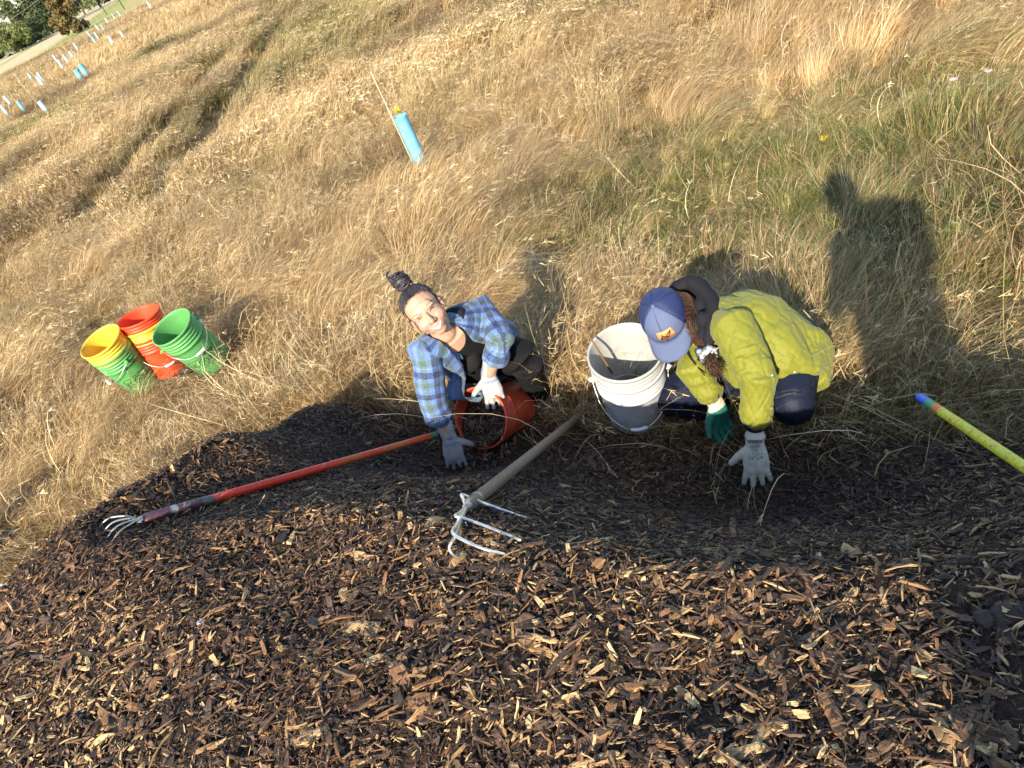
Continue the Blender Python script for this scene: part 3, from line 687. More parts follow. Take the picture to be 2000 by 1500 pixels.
# paint-splashed handle at the right edge
y0, y1 = at(1797, 776, 2.48), at(2110, 985, 1.93)
print('yellow', np.linalg.norm(y1-y0), y0, y1, pile_z(y0[0], y0[1]), pile_z(y1[0], y1[1]))
m, oc, base = painted('yellow_paint_handle', [(0, (.015, .10, .55)), (.045, (.03, .25, .12)), (.085, (.66, .15, .02)), (.11, (.55, .58, .03))])
wr = m.ramp(m.noise(m.mapping(oc, (70, 70, 70)), 1.1, 6, .8), [(.53, 0), (.58, 1)]); wr2 = m.ramp(m.noise(m.mapping(oc, (120, 120, 120), loc=(3, 1, 2)), .5, 5, .8), [(.58, 0), (.63, 1)])
msk = m.ramp(m.attr('along'), [(.09, 0), (.11, 1)])
cc = m.mix(m.math('MULTIPLY', m.math('MULTIPLY', wr, msk), .9), base, (.70, .14, .02)); cc = m.mix(m.math('MULTIPLY', m.math('MULTIPLY', wr2, msk), .75), cc, (.20, .14, .07))
YELH = m.bsdf(cc, .42, .4)
yt = tag(empty('tool_handle', y1), 'yellow and orange paint splashed tool handle with blue tip at the right edge', 'tool handle')
handle('handle', y0, y1 + (y1-y0)*.6, .0130, .0130, YELH, yt)
# another fork whose tines just reach in at the left edge
g0 = at(-70, 1165, 3.1); ft = tag(empty('garden_fork', g0), 'dark steel fork whose tines just reach in at the left edge', 'fork')
for (a, b, c) in (((-30, 1165), (12, 1140), (72, 1165)), ((-35, 1175), (5, 1163), (56, 1186)), ((-40, 1195), (0, 1190), (36, 1212)), ((-40, 1215), (-10, 1222), (18, 1233))):
    P = curve_pts([g0, at(*a, 3.08), at(*b, 3.03), at(*c, 2.95)], 7); obj('tine', loft(P, list(np.linspace(.006, .004, len(P))), n=8), DSTEEL, ft)
hh0 = g0 + nrm(g0-at(10, 1165, 3.0))*.9; obj('handle', loft([g0, hh0-(0, 0, .1)], .019, n=12), WOODH, ft)
# black boot in the grass at the left edge
bt = onz(-22, 1085, .0); m = NM('black_rubber'); BLK = m.bsdf((.012, .012, .014), .45, .45, m.bump(m.noise(m.coord(), 60, 2), .1, .002))
bo = tag(empty('rubber_boot', bt), 'black ribbed rubber boot just showing at the left edge in the grass', 'boot')
parts = [loft([bt+(0, 0, .03), bt+(.02, 0, .12), bt+(.02, 0, .34)], [.055, .055, .075], n=18), loft([bt+(.0, 0, .045), bt+(.07, .02, .045), bt+(.16, .05, .04)], [.05, .052, .035], [.045, .05, .04], n=16)]
obj('shaft', join(parts), BLK, bo)
for k in range(7): obj('rib', loft([bt+np.array([.02+.066*cos(a), .066*sin(a), .12+.03*k]) for a in np.linspace(0, 2*pi, 18)], .006, n=6, cap=0), BLK, bo)

# ------------------------------------------------------------------ planted saplings in tubes, posts
m = NM('blue_tube_plastic'); TUBE = m.bsdf(m.mix(m.ramp(m.noise(m.coord(), 14, 4), [(.5, 0), (.8, .4)]), (.20, .55, .72), (.50, .62, .62)), .4, .4, trans=.35)
m = NM('pale_tube_plastic'); TUBEP = m.bsdf((.50, .70, .80), .4, .4, trans=.35)
CANE = NM('bamboo_cane').bsdf((.62, .52, .33), .6, .3); LEAFY = NM('sapling_leaf').bsdf((.45, .42, .05), .6, .3, trans=.3); LEAFG = NM('sapling_green').bsdf((.09, .16, .03), .6, .3, trans=.3)
def leaf_card(c, d, L, W, r):
    d = nrm(d); s = nrm(np.cross(d, r.normal(0, 1, 3))); nrmv = np.cross(d, s); c = np.asarray(c)
    V = [c, c+d*L*.4+s*W*.5+nrmv*W*.12, c+d*L*.45-nrmv*W*.05, c+d*L*.4-s*W*.5+nrmv*W*.12, c+d*L]
    return np.array(V), [(0, 1, 2), (0, 2, 3), (1, 4, 2), (2, 4, 3)]
def tree_shelter(base, h, r, lean, stake_h, label, grp=None, mat=None, plant=True, seed=0):
    base = np.asarray(base, float); rr = np.random.default_rng(seed); ax = nrm(np.array([lean[0], lean[1], 1])); A = frame_z(ax)
    t = tag(empty('tree_shelter', base), label, 'tree shelter', grp)
    prof = [(r*1.02, 0), (r, h*.3), (r*.98, h*.7), (r*1.0, h-.004), (r*1.03, h), (r*.95, h), (r*.93, h*.5), (r*.95, 0)]
    obj('tube', put(lathe(prof, 20), A, base), mat or TUBE, t)
    sb = base + A[0]*r*1.15; obj('stake', loft([sb-ax*.05, sb+ax*stake_h], [.0042*(r/.06), .0034*(r/.06)], n=7), CANE, t)
    if plant:
        parts = [leaf_card(base+ax*(h+.02+.05*rr.random()), ax+rr.normal(0, .6, 3), .055, .035, rr) for _ in range(7)]; parts.append(loft([base, base+ax*(h+.05)], [.004, .002], n=5))
        obj('sapling', join(parts), LEAFY, t)
    return t
tb0 = onz(832, 338, 0.0); tb0[2] = ground_z(tb0[0], tb0[1])
tree_shelter(tb0, .56, .060, (.0, .0), .98, 'bright blue tree shelter tube with tall cane in the meadow behind the women', seed=1)
FARS = [(985, 965, 905, 830, 1), (1040, 895, 960, 785, 1), (120, 1375, 75, 1310, 0), (160, 1250, 105, 1180, 0), (310, 1330, 255, 1270, 1), (590, 1350, 520, 1270, 0), (400, 960, 355, 900, 0), (505, 965, 455, 905, 0), (520, 1010, 465, 960, 0), (745, 810, 700, 735, 0), (680, 725, 650, 685, 0), (810, 740, 775, 680, 0), (875, 690, 845, 640, 0), (925, 600, 870, 520, 0), (1130, 510, 1080, 440, 1), (1075, 440, 1040, 390, 0), (1160, 465, 1130, 418, 0), (1335, 525, 1300, 455, 0), (1465, 465, 1425, 370, 0), (1235, 370, 1190, 310, 1), (1160, 355, 1135, 318, 0), (1275, 275, 1245, 225, 0), (1350, 220, 1325, 188, 0), (1410, 180, 1395, 155, 0), (1785, 120, 1730, 25, 0)]
order_ = {i: k+1 for k, i in enumerate(sorted([i for i in range(len(FARS)) if i not in (0, 1, 4, 5)], key=lambda i: FARS[i][0]))}
ORD = lambda k: '%d%s' % (k, 'th' if 10 <= k % 100 <= 20 else {1: 'st', 2: 'nd', 3: 'rd'}.get(k % 10, 'th'))
fl = {0: 'larger of the two bright blue tree shelter tubes side by side in the far field', 1: 'second of the two bright blue tree shelter tubes side by side, behind and right', 4: 'tree shelter tube with green leaves above it near the left edge', 5: 'broad pale tree shelter tube nearest of those near the left edge'}
for i, (bu, bv, tu, tv, bl) in enumerate(FARS):
    b = onz(bu/6, bv/6, -.1) if i < 24 else onz(297, 20, -.1); dd = np.hypot(b[0], b[1])
    for _ in range(6): b = onz(bu/6 if i < 24 else 297, bv/6 if i < 24 else 20, float(ground_z(b[0], b[1]))+.08)
    b[2] -= .08
    tl = np.hypot(bu-tu, bv-tv)/6; dep = proj(b)[2]; h = min(.75, max(.35, tl*dep/FPX*.8)) + .16
    rr = np.random.default_rng(500+i)
    tree_shelter(b, h, .085 if i < 2 else .05+.02*rr.random(), (rr.normal(0, .05), rr.normal(0, .05)), h+.55+.3*rr.random(), fl.get(i, 'small pale blue tree shelter tube in the far field, %s from the left edge' % ORD(order_.get(i, 0))), 'far tree shelters', TUBE if bl else TUBEP, plant=bl == 1 and i > 1, seed=i)
POST = flat('green_post_paint', (.015, .06, .04), .6)
for j, (bu, bv, tu, tv, lab) in enumerate(((210, 30, 191, 12, 'dark green metal post standing in the far field, lower of two'), (244, 19, 228, -8, 'dark green metal post rising past the top edge'))):
    b = onz(bu, bv, -.1)
    for _ in range(6): b = onz(bu, bv, float(ground_z(b[0], b[1])))
    dep = proj(b)[2]; h = np.hypot(bu-tu, bv-tv)*dep/FPX*.85; tag(obj('fence_post', join([box(b+(0, 0, h/2), (.12, .03, h)), box(b+(0, .05, h/2), (.03, .10, h))]), POST, None, False, base=b), lab, 'post', 'green metal posts')

# ------------------------------------------------------------------ far trees
BARK = flat('bark', (.10, .075, .055), .9)
def foliage_mat(name, lo, hi):
    m = NM(name); f = m.attr('bl'); return m.bsdf(m.ramp(f, [(0, lo), (1, hi)]), .65, .2, trans=.25)
FOL = {'dark': foliage_mat('dark_foliage', (.030, .046, .024), (.095, .12, .055)), 'mid': foliage_mat('mid_foliage', (.06, .085, .032), (.18, .21, .085)), 'pale': foliage_mat('pale_foliage', (.07, .095, .03), (.22, .24, .09)), 'rust': foliage_mat('rust_foliage', (.075, .055, .02), (.20, .15, .06)), 'blue': foliage_mat('bluish_foliage', (.06, .08, .06), (.17, .20, .15))}
def tree(u, v, wpx, hpx, dist, fol, label, kind='round', seed=0):
    r = np.random.default_rng(900+seed); d = ray(u, v); d = d/np.hypot(d[0], d[1]); b = np.array([d[0]*dist, d[1]*dist, 0]); b[2] = ground_z(b[0], b[1])
    dep = proj(b)[2]; W = wpx*dep/FPX*.5*1.5; H = hpx*dep/FPX*(1.02 if u < 60 else 1.5)
    t = tag(empty('tree' if H > 3.5 else 'bush', b), label, 'tree' if H > 3.5 else 'bush')
    parts = [loft(curve_pts([(0, 0, -.3), (.1*W, 0, H*.35), (0, .1*W, H*.8)], 4), list(np.linspace(.05*H*.6, .01*H, 9)), n=7)]
    for k in range(6):
        a = r.uniform(0, 2*pi); z0 = H*(.25+.1*k); parts.append(loft([(0, 0, z0), (cos(a)*W*.5, sin(a)*W*.5, z0+H*.16), (cos(a)*W*.8, sin(a)*W*.8, z0+H*.26)], [.014*H, .009*H, .004*H], n=5))
    V, F = join(parts); obj('trunk', (V+b, F), BARK, t)
    C = []; nl = 26
    for k in range(nl):
        if kind == 'pine':
            z = H*(.25+.75*r.random()); rad = W*(1.02-z/H)*r.random()**.4; a = r.uniform(0, 2*pi); C.append((cos(a)*rad, sin(a)*rad, z, W*.30))
        else:
            z = H*(.12+.80*r.random()); rad = W*.78*sqrt(max(.05, 1-((z/H-.5)/.56)**2))*r.random()**.4; a = r.uniform(0, 2*pi); C.append((cos(a)*rad, sin(a)*rad, z, W*(.22+.18*r.random())))
    n = 4200; ci = r.integers(0, nl, n); Cn = np.array(C)[ci]; dv = nrm_rows(r.normal(0, 1, (n, 3))); pos = Cn[:, :3] + dv*(Cn[:, 3]*r.random(n)**.45)[:, None]*np.array([1, 1, .75]); pos[:, 2] = np.clip(pos[:, 2], .05*H, H*1.06)
    s = (.022*H+.10)*(.5+.8*r.random(n)); e1 = nrm_rows(r.normal(0, 1, (n, 3))); e2 = nrm_rows(np.cross(e1, dv+r.normal(0, .5, (n, 3))))
    V = np.stack([pos-e1*s[:, None], pos+e2*s[:, None]*.6, pos+e1*s[:, None], pos-e2*s[:, None]*.6], 1).reshape(-1, 3)
    me = mesh_np('crown', V, np.arange(4*n).reshape(-1, 4)); fattr(me, 'bl', np.repeat(np.clip(.5*r.random(n)+.5*r.random(nl)[ci], 0, 1), 4)); link('crown', me, FOL[fol], t)
    return t
tree(2, 55, 36, 42, 210, 'blue', 'pale bluish tree at the extreme left behind the others', 'round', 1)
tree(48, 62, 40, 62, 180, 'dark', 'tall dark pine tree standing above the far tree line', 'pine', 2)
tree(18, 100, 52, 58, 150, 'mid', 'rounded green tree at the left end of the far tree line', 'round', 3)
tree(40, 92, 46, 50, 145, 'pale', 'pale green rounded tree in front of the pine', 'round', 4)
tree(-20, 118, 60, 62, 150, 'dark', 'dark green tree cut by the left edge', 'round', 13)
tree(68, 66, 60, 56, 175, 'mid', 'mid green tree just right of the pine', 'round', 5)
tree(92, 48, 60, 52, 175, 'dark', 'dark leafy tree in the middle of the far tree line', 'round', 6)
tree(112, 30, 60, 58, 190, 'mid', 'broad green tree behind the rust brown bush', 'round', 7)
tree(150, 5, 56, 50, 210, 'mid', 'green tree above the rust brown bush', 'round', 8)
tree(178, -14, 56, 44, 215, 'dark', 'dark tree at the right end of the far tree line', 'round', 9)
tree(138, 47, 46, 46, 95, 'rust', 'rust brown rounded bush standing alone before the tree line', 'round', 10)
tree(80, 82, 40, 26, 160, 'dark', 'low dark hedge bush below the middle trees', 'round', 11)
tree(55, 98, 40, 24, 155, 'dark', 'low dark bush at the foot of the pale tree', 'round', 12)
# parked white vehicle by the trees
vb = ray(29, 110); vb = vb/np.hypot(vb[0], vb[1]); vb = np.array([vb[0]*150, vb[1]*150, 0]); vb[2] = ground_z(vb[0], vb[1])
A = .55*np.array([[.8, .6, 0], [-.6, .8, 0], [0, 0, 1.]]); car = tag(empty('van', vb), 'tiny white van parked at the foot of the far trees', 'van')
obj('body', join([put(box((0, 0, .85), (3.4, 1.7, 1.0)), A, vb), put(box((.25, 0, 1.55), (2.6, 1.5, .5)), A, vb)]), flat('white_car_paint', (.75, .76, .77), .3, .5), car, False)
for sx_ in (-1.1, 1.1): obj('wheel', put(loft([(sx_, -.9, .32), (sx_, .9, .32)], .32, n=14, cap=1), A, vb), BLK, car)
obj('window', put(box((.25, 0, 1.56), (2.2, 1.53, .33)), A, vb), flat('dark_glass', (.03, .04, .05), .1, .5), car, False)
# overhead wires before the trees
for k, (va, vb2) in enumerate((((-60, 62), (80, -30)), ((-60, 78), (110, -32)))):
    pa, pb = at(*va, 140.), at(*vb2, 150.); tag(obj('power_line', loft([pa+(pb-pa)*t - np.array([0, 0, .6*4*t*(1-t)]) for t in np.linspace(0, 1, 12)], .03, n=5), flat('wire_grey', (.25, .26, .27)), None, base=pa), ('upper' if k == 0 else 'lower') + ' thin overhead wire crossing the sky above the far trees', 'wire', 'overhead wires')

# ------------------------------------------------------------------ people: tools
def fuse(parts, voxel, smooth=6, factor=.5):
    V, F = join(parts); me = mesh('tmp', V, F); o = bpy.data.objects.new('tmp', me); COL.objects.link(o)
    md = o.modifiers.new('r', 'REMESH'); md.mode = 'VOXEL'; md.voxel_size = voxel; md.adaptivity = 0
    if smooth: s = o.modifiers.new('s', 'SMOOTH'); s.iterations = smooth; s.factor = factor
    dg = bpy.context.evaluated_depsgraph_get(); me2 = bpy.data.meshes.new_from_object(o.evaluated_get(dg))
    bpy.data.objects.remove(o); bpy.data.meshes.remove(me)
    n = len(me2.vertices); V = np.zeros(n*3, np.float32); me2.vertices.foreach_get('co', V); V = V.reshape(-1, 3).astype(float)
    N = np.zeros(n*3, np.float32); me2.vertices.foreach_get('normal', N); N = N.reshape(-1, 3).astype(float)
    k = len(me2.polygons); ls = np.zeros(k, np.int32); lt = np.zeros(k, np.int32); me2.polygons.foreach_get('loop_start', ls); me2.polygons.foreach_get('loop_total', lt)
    li = np.zeros(len(me2.loops), np.int32); me2.loops.foreach_get('vertex_index', li)
    Q = li.reshape(-1, 4) if (lt == 4).all() else np.array([li[a:a+4] for a, b in zip(ls, lt) if b == 4])
    bpy.data.meshes.remove(me2)
    return V, N, Q
class Path:
    """a limb or trunk axis with radii: gives nearest-axis coordinates for cloth patterns"""
    def __init__(s, pts, rad, side):
        s.P = np.array(curve_pts(pts, 6)) if len(pts) > 2 else np.linspace(np.asarray(pts[0]), np.asarray(pts[-1]), 8)
        k = len(s.P); s.R = np.interp(np.linspace(0, 1, k), np.linspace(0, 1, len(rad)), rad); s.side = np.asarray(side, float)
        s.L = np.concatenate([[0], np.cumsum(np.linalg.norm(np.diff(s.P, axis=0), axis=1))])
    def coords(s, V):
        best = np.full(len(V), 1e9); u = np.zeros(len(V)); v = np.zeros(len(V))
        for i in range(len(s.P)-1):
            a, b = s.P[i], s.P[i+1]; d = b-a; L2 = d @ d; t = np.clip(((V-a) @ d)/L2, 0, 1); q = a+t[:, None]*d; w = V-q; dist = np.linalg.norm(w, axis=1)
            r = s.R[i]*(1-t)+s.R[i+1]*t; sc = dist/r; m_ = sc < best
            tg = d/np.sqrt(L2); x = nrm(s.side-tg*(s.side @ tg)); y = np.cross(tg, x); an = np.arctan2(w @ y, w @ x)
            best[m_] = sc[m_]; u[m_] = (an*np.mean(s.R))[m_]; v[m_] = (s.L[i]+t*np.sqrt(L2))[m_]
        return best, u, v
def cloth_uv(V, paths):
    res = [p.coords(V) for p in paths]; B = np.stack([r[0] for r in res]); k = B.argmin(0)
    return np.choose(k, [r[1] for r in res]), np.choose(k, [r[2] for r in res]), k
def vert_noise(V, f, seed=0):
    return .5*(vnoise(V[:, 0]+V[:, 2]*.7, V[:, 1]-V[:, 2]*.6, f, seed)+vnoise(V[:, 1]*.9+V[:, 2]*.8+3, V[:, 0]*.8-V[:, 2]*.5, f, seed+1))-.5
def np_obj(name, V, Q, mat, parent, smooth=True, base=None):
    o0 = np.array(parent.location) if (base is None and parent is not None) else (np.asarray(base) if base is not None else 0)
    me = mesh_np(name, V-o0, Q, smooth); o = link(name, me, mat, parent)
    if base is not None: o.location = tuple(map(float, base))
    return o
def cobj(name, VF, mat, parent, smooth=True):
    """part under a mesh parent placed at its own base"""
    V, F = VF; top = parent
    while top.parent is not None: top = top.parent
    return link(name, mesh(name, np.asarray(V)-np.array(top.location), F, smooth), mat, parent)

# ------------------------------------------------------------------ people: materials
def skin_mat(name, c, red=(.60, .22, .16)):
    m = NM(name); oc = m.coord(); base = m.mix(m.ramp(m.noise(oc, 35, 3), [(.35, 0), (.75, .35)]), c, (c[0]*.86, c[1]*.74, c[2]*.68))
    base = m.mix(m.math('MULTIPLY', m.attr('blush'), .75), base, red)
    return m.bsdf(base, .45, .4, m.bump(m.noise(oc, 400, 2), .06, .001), sss=.12)
SKIN = skin_mat('warm_skin', (.42, .245, .17), (.50, .17, .12)); SKIN2 = skin_mat('fair_skin', (.66, .44, .36))
m = NM('plaid_flannel'); pu, pv = m.attr('pu'), m.attr('pv')
NAVY, LB, OLV, SKY = (.008, .016, .055), (.085, .150, .33), (.058, .095, .070), (.17, .26, .47)
def band(x, ph):
    f = m.math('FRACT', m.math('ADD', m.math('MULTIPLY', x, 1/.098), ph))
    return m.ramp(f, [(0, NAVY), (.24, LB), (.46, OLV), (.70, LB), (.80, SKY), (.86, LB)], 'CONSTANT')
gm = m.n('ShaderNodeGamma'); m.l(m.mix(1.0, band(pu, .1), band(pv, .35), 'MULTIPLY'), gm.inputs[0]); gm.inputs[1].default_value = .5; col = m.mix(.30, gm.outputs[0], m.mix(.5, band(pu, .1), band(pv, .35)))
wv = m.math('MULTIPLY', m.math('SINE', m.math('MULTIPLY', m.math('ADD', pu, pv), 2600)), .5)
fold = m.noise(m.coord(), 22, 3)
PLAID = m.bsdf(m.mix(m.ramp(m.noise(m.coord(), 160, 2), [(.4, 0), (.8, .12)]), col, (.5, .55, .65)), .85, .15, m.bump(fold, .35, .012), sheen=.15)
def fabric(name, c, rough=.85, fs=25, st=.35, dist=.012, var=.25, sheen=.1):
    m = NM(name); oc = m.coord(); n1 = m.noise(oc, fs, 4); return m.bsdf(m.mix(m.ramp(m.noise(oc, 9, 3), [(.35, 0), (.75, var)]), c, (c[0]*1.9, c[1]*1.85, c[2]*1.8)), rough, .2, m.bump(n1, st, dist), sheen=sheen)
TEE = fabric('black_tee_cotton', (.009, .009, .010), sheen=0); PANTS = fabric('black_trouser_cloth', (.005, .005, .006), sheen=0); NAVYP = fabric('navy_legging_cloth', (.006, .009, .022), .6, sheen=0)
HOODM = fabric('dark_grey_hoodie', (.010, .0105, .014), .9, sheen=0); BOOT = fabric('tan_boot_suede', (.13, .08, .045), .85)
m = NM('lime_quilted_nylon'); oc = m.coord(); wr = m.noise(oc, 38, 4, .6)
JACKET = m.bsdf(m.mix(m.math('MULTIPLY', m.attr('seam'), .35), m.mix(m.ramp(m.noise(oc, 6, 3), [(.35, 0), (.7, .35)]), (.160, .164, .016), (.136, .141, .015)), (.08, .082, .010)), .62, .25, m.bump(m.noise(m.mapping(oc, (1, 1, 2.2)), 26, 5, .62), .5, .007), sheen=.1)
m = NM('glove_knit'); co = m.attr('coat'); oc = m.coord()
def glove_mat(name, coatc, knit=(.62, .60, .54)):
    m = NM(name); co = m.attr('coat'); oc = m.coord()
    k = m.mix(m.ramp(m.noise(oc, 28, 4, .65), [(.42, 0), (.72, .7)]), knit, (.25, .21, .16)); cc = m.mix(m.ramp(m.noise(oc, 40, 4), [(.45, 0), (.75, .7)]), coatc, (.06, .05, .04))
    return m.bsdf(m.mix(m.ramp(co, [(.45, 0), (.55, 1)]), k, cc), .75, .25, m.bump(m.noise(oc, 300, 2), .25, .002))
GLOVE_B = glove_mat('grey_knit_blue_dip', (.05, .11, .16), (.33, .335, .335)); GLOVE_G = glove_mat('cream_knit_green_dip', (.008, .15, .11), (.54, .49, .40))
def hair_mat(name, a, b):
    m = NM(name); h = m.attr('hs'); return m.bsdf(m.ramp(m.math('ADD', m.math('MULTIPLY', m.noise(m.mapping(m.coord(), (90, 90, 90)), 1.5, 3), .5), m.math('MULTIPLY', h, .5)), [(.25, a), (.7, b)]), .45, .35)
HAIRD = hair_mat('near_black_hair', (.010, .009, .011), (.045, .038, .045)); HAIRB = hair_mat('brown_hair', (.012, .007, .005), (.085, .042, .022))

# ------------------------------------------------------------------ hands
def hand_parts(W, d, n, thumb, curl=.35, spread=.10, scale=1.0, curls=None, tc=.5, tspread=.8, cuff=.075, fd=None):
    """W wrist, d towards the fingers, n out of the back of the hand, thumb=+1/-1 side; returns lofts"""
    d = nrm(d); n = nrm(n-d*(n @ d)); s = np.cross(n, d)*thumb; S = scale; W = np.asarray(W, float); P = []; tips = []; fd = d if fd is None else nrm(nrm(fd)*.75+d*.25)
    P.append(loft([W-fd*cuff, W-fd*.02*S, W, W+d*.03*S, W+d*.062*S, W+d*.088*S], [.034*S, .030*S, .031*S, .038*S, .044*S, .041*S], [.029*S, .024*S, .022*S, .021*S, .019*S, .014*S], side=s, n=18, cap=2, expo=2.4))
    offs = (.031, .0105, -.0105, -.030); lens = (.066, .075, .070, .055); rad = (.0108, .0112, .0106, .0096)
    for i in range(4):
        b = W + d*(.080*S) + s*offs[i]*S; ang = spread*(1.5-i)*.9; dd = nrm(d*cos(ang)+s*sin(ang)); c = (curls[i] if curls else curl); pts = [b-dd*.02*S, b]; a = c*.35; L = lens[i]*S
        for f_ in (.46, .31, .25):
            dv = dd*cos(a) - n*sin(a); pts.append(pts[-1]+dv*L*f_); a += c*.8
        r = rad[i]*S; P.append(loft(pts, [r*1.05, r*1.08, r*1.02, r*.95, r*.78], n=10, cap=3)); tips.append(pts)
    tb = W + d*.018*S + s*.024*S; tdir = nrm(s*sin(tspread)+d*cos(tspread)-n*.25); p1 = tb+tdir*.040*S; t2 = nrm(tdir-n*tc*.5+d*.25); p2 = p1+t2*.030*S; p3 = p2+nrm(t2-n*tc*.4+d*.15)*.024*S
    P.append(loft([tb-tdir*.012*S, tb, p1, p2, p3], [.017*S, .0175*S, .0145*S, .0125*S, .0095*S], n=10, cap=3)); tips.append([tb, p1, p2, p3])
    return P, (d, n, s, W), tips
def glove(name, spec, mat, parent, ink, words=None, coat_lim=-.25, S=1.0):
    P, (d, n, s, W), tips = hand_parts(**spec); S = spec.get('scale', 1.0)
    V, N, Q = fuse(P, .0030, 3); coat = (N @ n < coat_lim).astype(float)
    al = (V-W) @ d
    coat = np.where((al > .066*S) & (N @ n < .50), 1.0, coat)
    coat = np.where(al < .012*S, 0, coat)
    for tp in tips: # dipped finger ends
        for q in tp[-1:]: coat = np.maximum(coat, (np.linalg.norm(V-q, axis=1) < .016*S).astype(float))
    o = np_obj(name, V, Q, mat, parent); fattr(o.data, 'coat', coat)
    if words:
        bvh = BVHTree.FromPolygons([tuple(p) for p in V], [tuple(q) for q in Q]); ox = words.get('flip', 1)
        for (txt, size, along, side, ik) in words['items']:
            c = W + d*along + s*side; xa = np.cross(d, n)*words.get('x', 1); ya = d
            text_on(txt, size, c, xa, ya, n, bvh, ik, o, parent)
    return o
def text_on(txt, size, c, xa, ya, n, bvh, mat, parent, root, lift=.0012):
    """flat lettering pressed onto a surface"""
    cu = bpy.data.curves.new('t', 'FONT'); cu.body = txt; cu.size = size; cu.align_x = 'CENTER'; cu.align_y = 'CENTER'; cu.resolution_u = 2; cu.offset = size*.012
    to = bpy.data.objects.new('t', cu); COL.objects.link(to); dg = bpy.context.evaluated_depsgraph_get(); me = bpy.data.meshes.new_from_object(to.evaluated_get(dg)); bpy.data.objects.remove(to)
    off = np.array(root.location); out = []
    for v in me.vertices:
        p = c + nrm(xa)*v.co.x + nrm(ya)*v.co.y; h = bvh.ray_cast(Vector(p+n*.08), Vector(-n), .2)
        out.append((np.array(h[0])+n*lift if h[0] is not None else p+n*.02) - off)
    for v, q in zip(me.vertices, out): v.co = q
    me.name = 'printed_text'; o = link('printed_text', me, mat, parent); return o
INK_B = flat('blue_ink', (.03, .13, .38)); INK_G = flat('green_ink', (.01, .20, .15)); INK_P = flat('pen_ink', (.05, .05, .20))

# ------------------------------------------------------------------ woman in plaid
def img(u, v, t): return at(u, v, t)
J = dict(head=img(832, 608, 3.13), neck=img(872, 655, 3.24), RS=img(830, 690, 3.19), LS=img(944, 606, 3.35), RE=img(844, 780, 3.26), RW=img(877, 850, 3.35),
         LE=img(978, 664, 3.20), LW=img(954, 732, 3.33), pel=img(955, 700, 3.68), LK=img(1022, 700, 3.36), RK=img(905, 765, 3.62), LA=img(1050, 768, 3.62))
for a, b in (('RS', 'LS'), ('RS', 'RE'), ('RE', 'RW'), ('LS', 'LE'), ('LE', 'LW'), ('neck', 'head'), ('pel', 'neck'), ('pel', 'LK'), ('LK', 'LA'), ('pel', 'RK')): print(a, b, round(float(np.linalg.norm(J[a]-J[b])), 3))
for k in J: print(k, np.round(J[k], 3))
hu = nrm(-.68*CX + .73*CY - .34*FW); hf = -ray(832, 608) - .02*CX - .12*CY; hf = nrm(hf-hu*(hf @ hu)); hs = np.cross(hu, hf)
HA = np.array([hs, hf, hu]); HC = J['head']; HS = .97
def H(s, f, u): return HC + HS*(s*hs+f*hf+u*hu)
def hell(c, r): return ellip(H(*c), np.array(r)*HS, HA)
face = [hell((0, -.012, .030), (.074, .090, .083)), hell((0, .018, -.028), (.066, .070, .076)), hell((0, .055, -.086), (.030, .026, .020)), hell((.034, .052, -.030), (.031, .032, .030)), hell((-.034, .052, -.030), (.031, .032, .030)),
        hell((0, .064, .030), (.050, .020, .030)), loft([H(0, .082, .012), H(0, .096, -.008), H(0, .106, -.026)], [.007, .009, .012], n=10), hell((.012, .092, -.030), (.009, .011, .008)), hell((-.012, .092, -.030), (.009, .011, .008)),
        hell((0, .070, -.060), (.036, .018, .022)), hell((0, .066, -.076), (.026, .020, .010)), hell((.076, -.008, -.012), (.008, .020, .032)), hell((-.076, -.008, -.012), (.008, .020, .032)),
        hell((.030, .074, .024), (.026, .012, .008)), hell((-.030, .074, .024), (.026, .012, .008))]
nk0 = J['neck']; sh_mid = (J['RS']+J['LS'])/2; chest = sh_mid*.55+J['pel']*.45
neck_l = loft([H(0, -.02, -.05), (H(0, -.01, -.10)+nk0)/2, nk0*.75+sh_mid*.25], [.052, .052, .060], n=16)
lat = nrm(J['LS']-J['RS']); spine = [sh_mid*.9+nk0*.1, chest, J['pel']]
torso_r = ([.13, .15, .15], [.085, .105, .12])
bparts = face + [neck_l, loft(curve_pts(spine, 4), list(np.interp(np.linspace(0, 1, 9), [0, .5, 1], torso_r[0])), list(np.interp(np.linspace(0, 1, 9), [0, .5, 1], torso_r[1])), side=lat, n=20),
    loft([J['neck']*.4+J['RS']*.6, J['RS'], J['RE'], J['RE']*.5+J['RW']*.5, J['RW']], [.05, .048, .037, .036, .026], n=14), loft([J['neck']*.3+J['LS']*.7, J['LS'], J['LE'], J['LE']*.5+J['LW']*.5, J['LW']], [.05, .048, .037, .036, .026], n=14),
    loft([J['pel'], J['LK'], J['LA']], [.085, .055, .045], n=14), loft([J['pel'], J['RK'], J['RK']*.5+J['pel']*.5-(0, 0, .2)], [.085, .055, .045], n=14)]
V, N, Q = fuse(bparts, .0033, 8)
loc = (V-HC) @ HA.T / HS
bl = np.exp(-(((np.abs(loc[:, 0])-.040)/.020)**2+((loc[:, 2]+.030)/.022)**2))*(loc[:, 1] > .02) + .8*np.exp(-((loc[:, 0]/.012)**2+((loc[:, 2]+.028)/.012)**2))*(loc[:, 1] > .06) + .6*(np.abs(loc[:, 0]) > .072)*(np.abs(loc[:, 2]+.012) < .035)
p1 = np_obj('person', V, Q, SKIN, None, base=(J['pel'][0], J['pel'][1], float(ground_z(J['pel'][0], J['pel'][1])))); fattr(p1.data, 'blush', np.clip(bl, 0, 1)*.8)
tag(p1, 'smiling person in blue plaid shirt crouching over the tipped red bucket', 'person')
BV = BVHTree.FromPolygons([tuple(p) for p in V], [tuple(q) for q in Q])
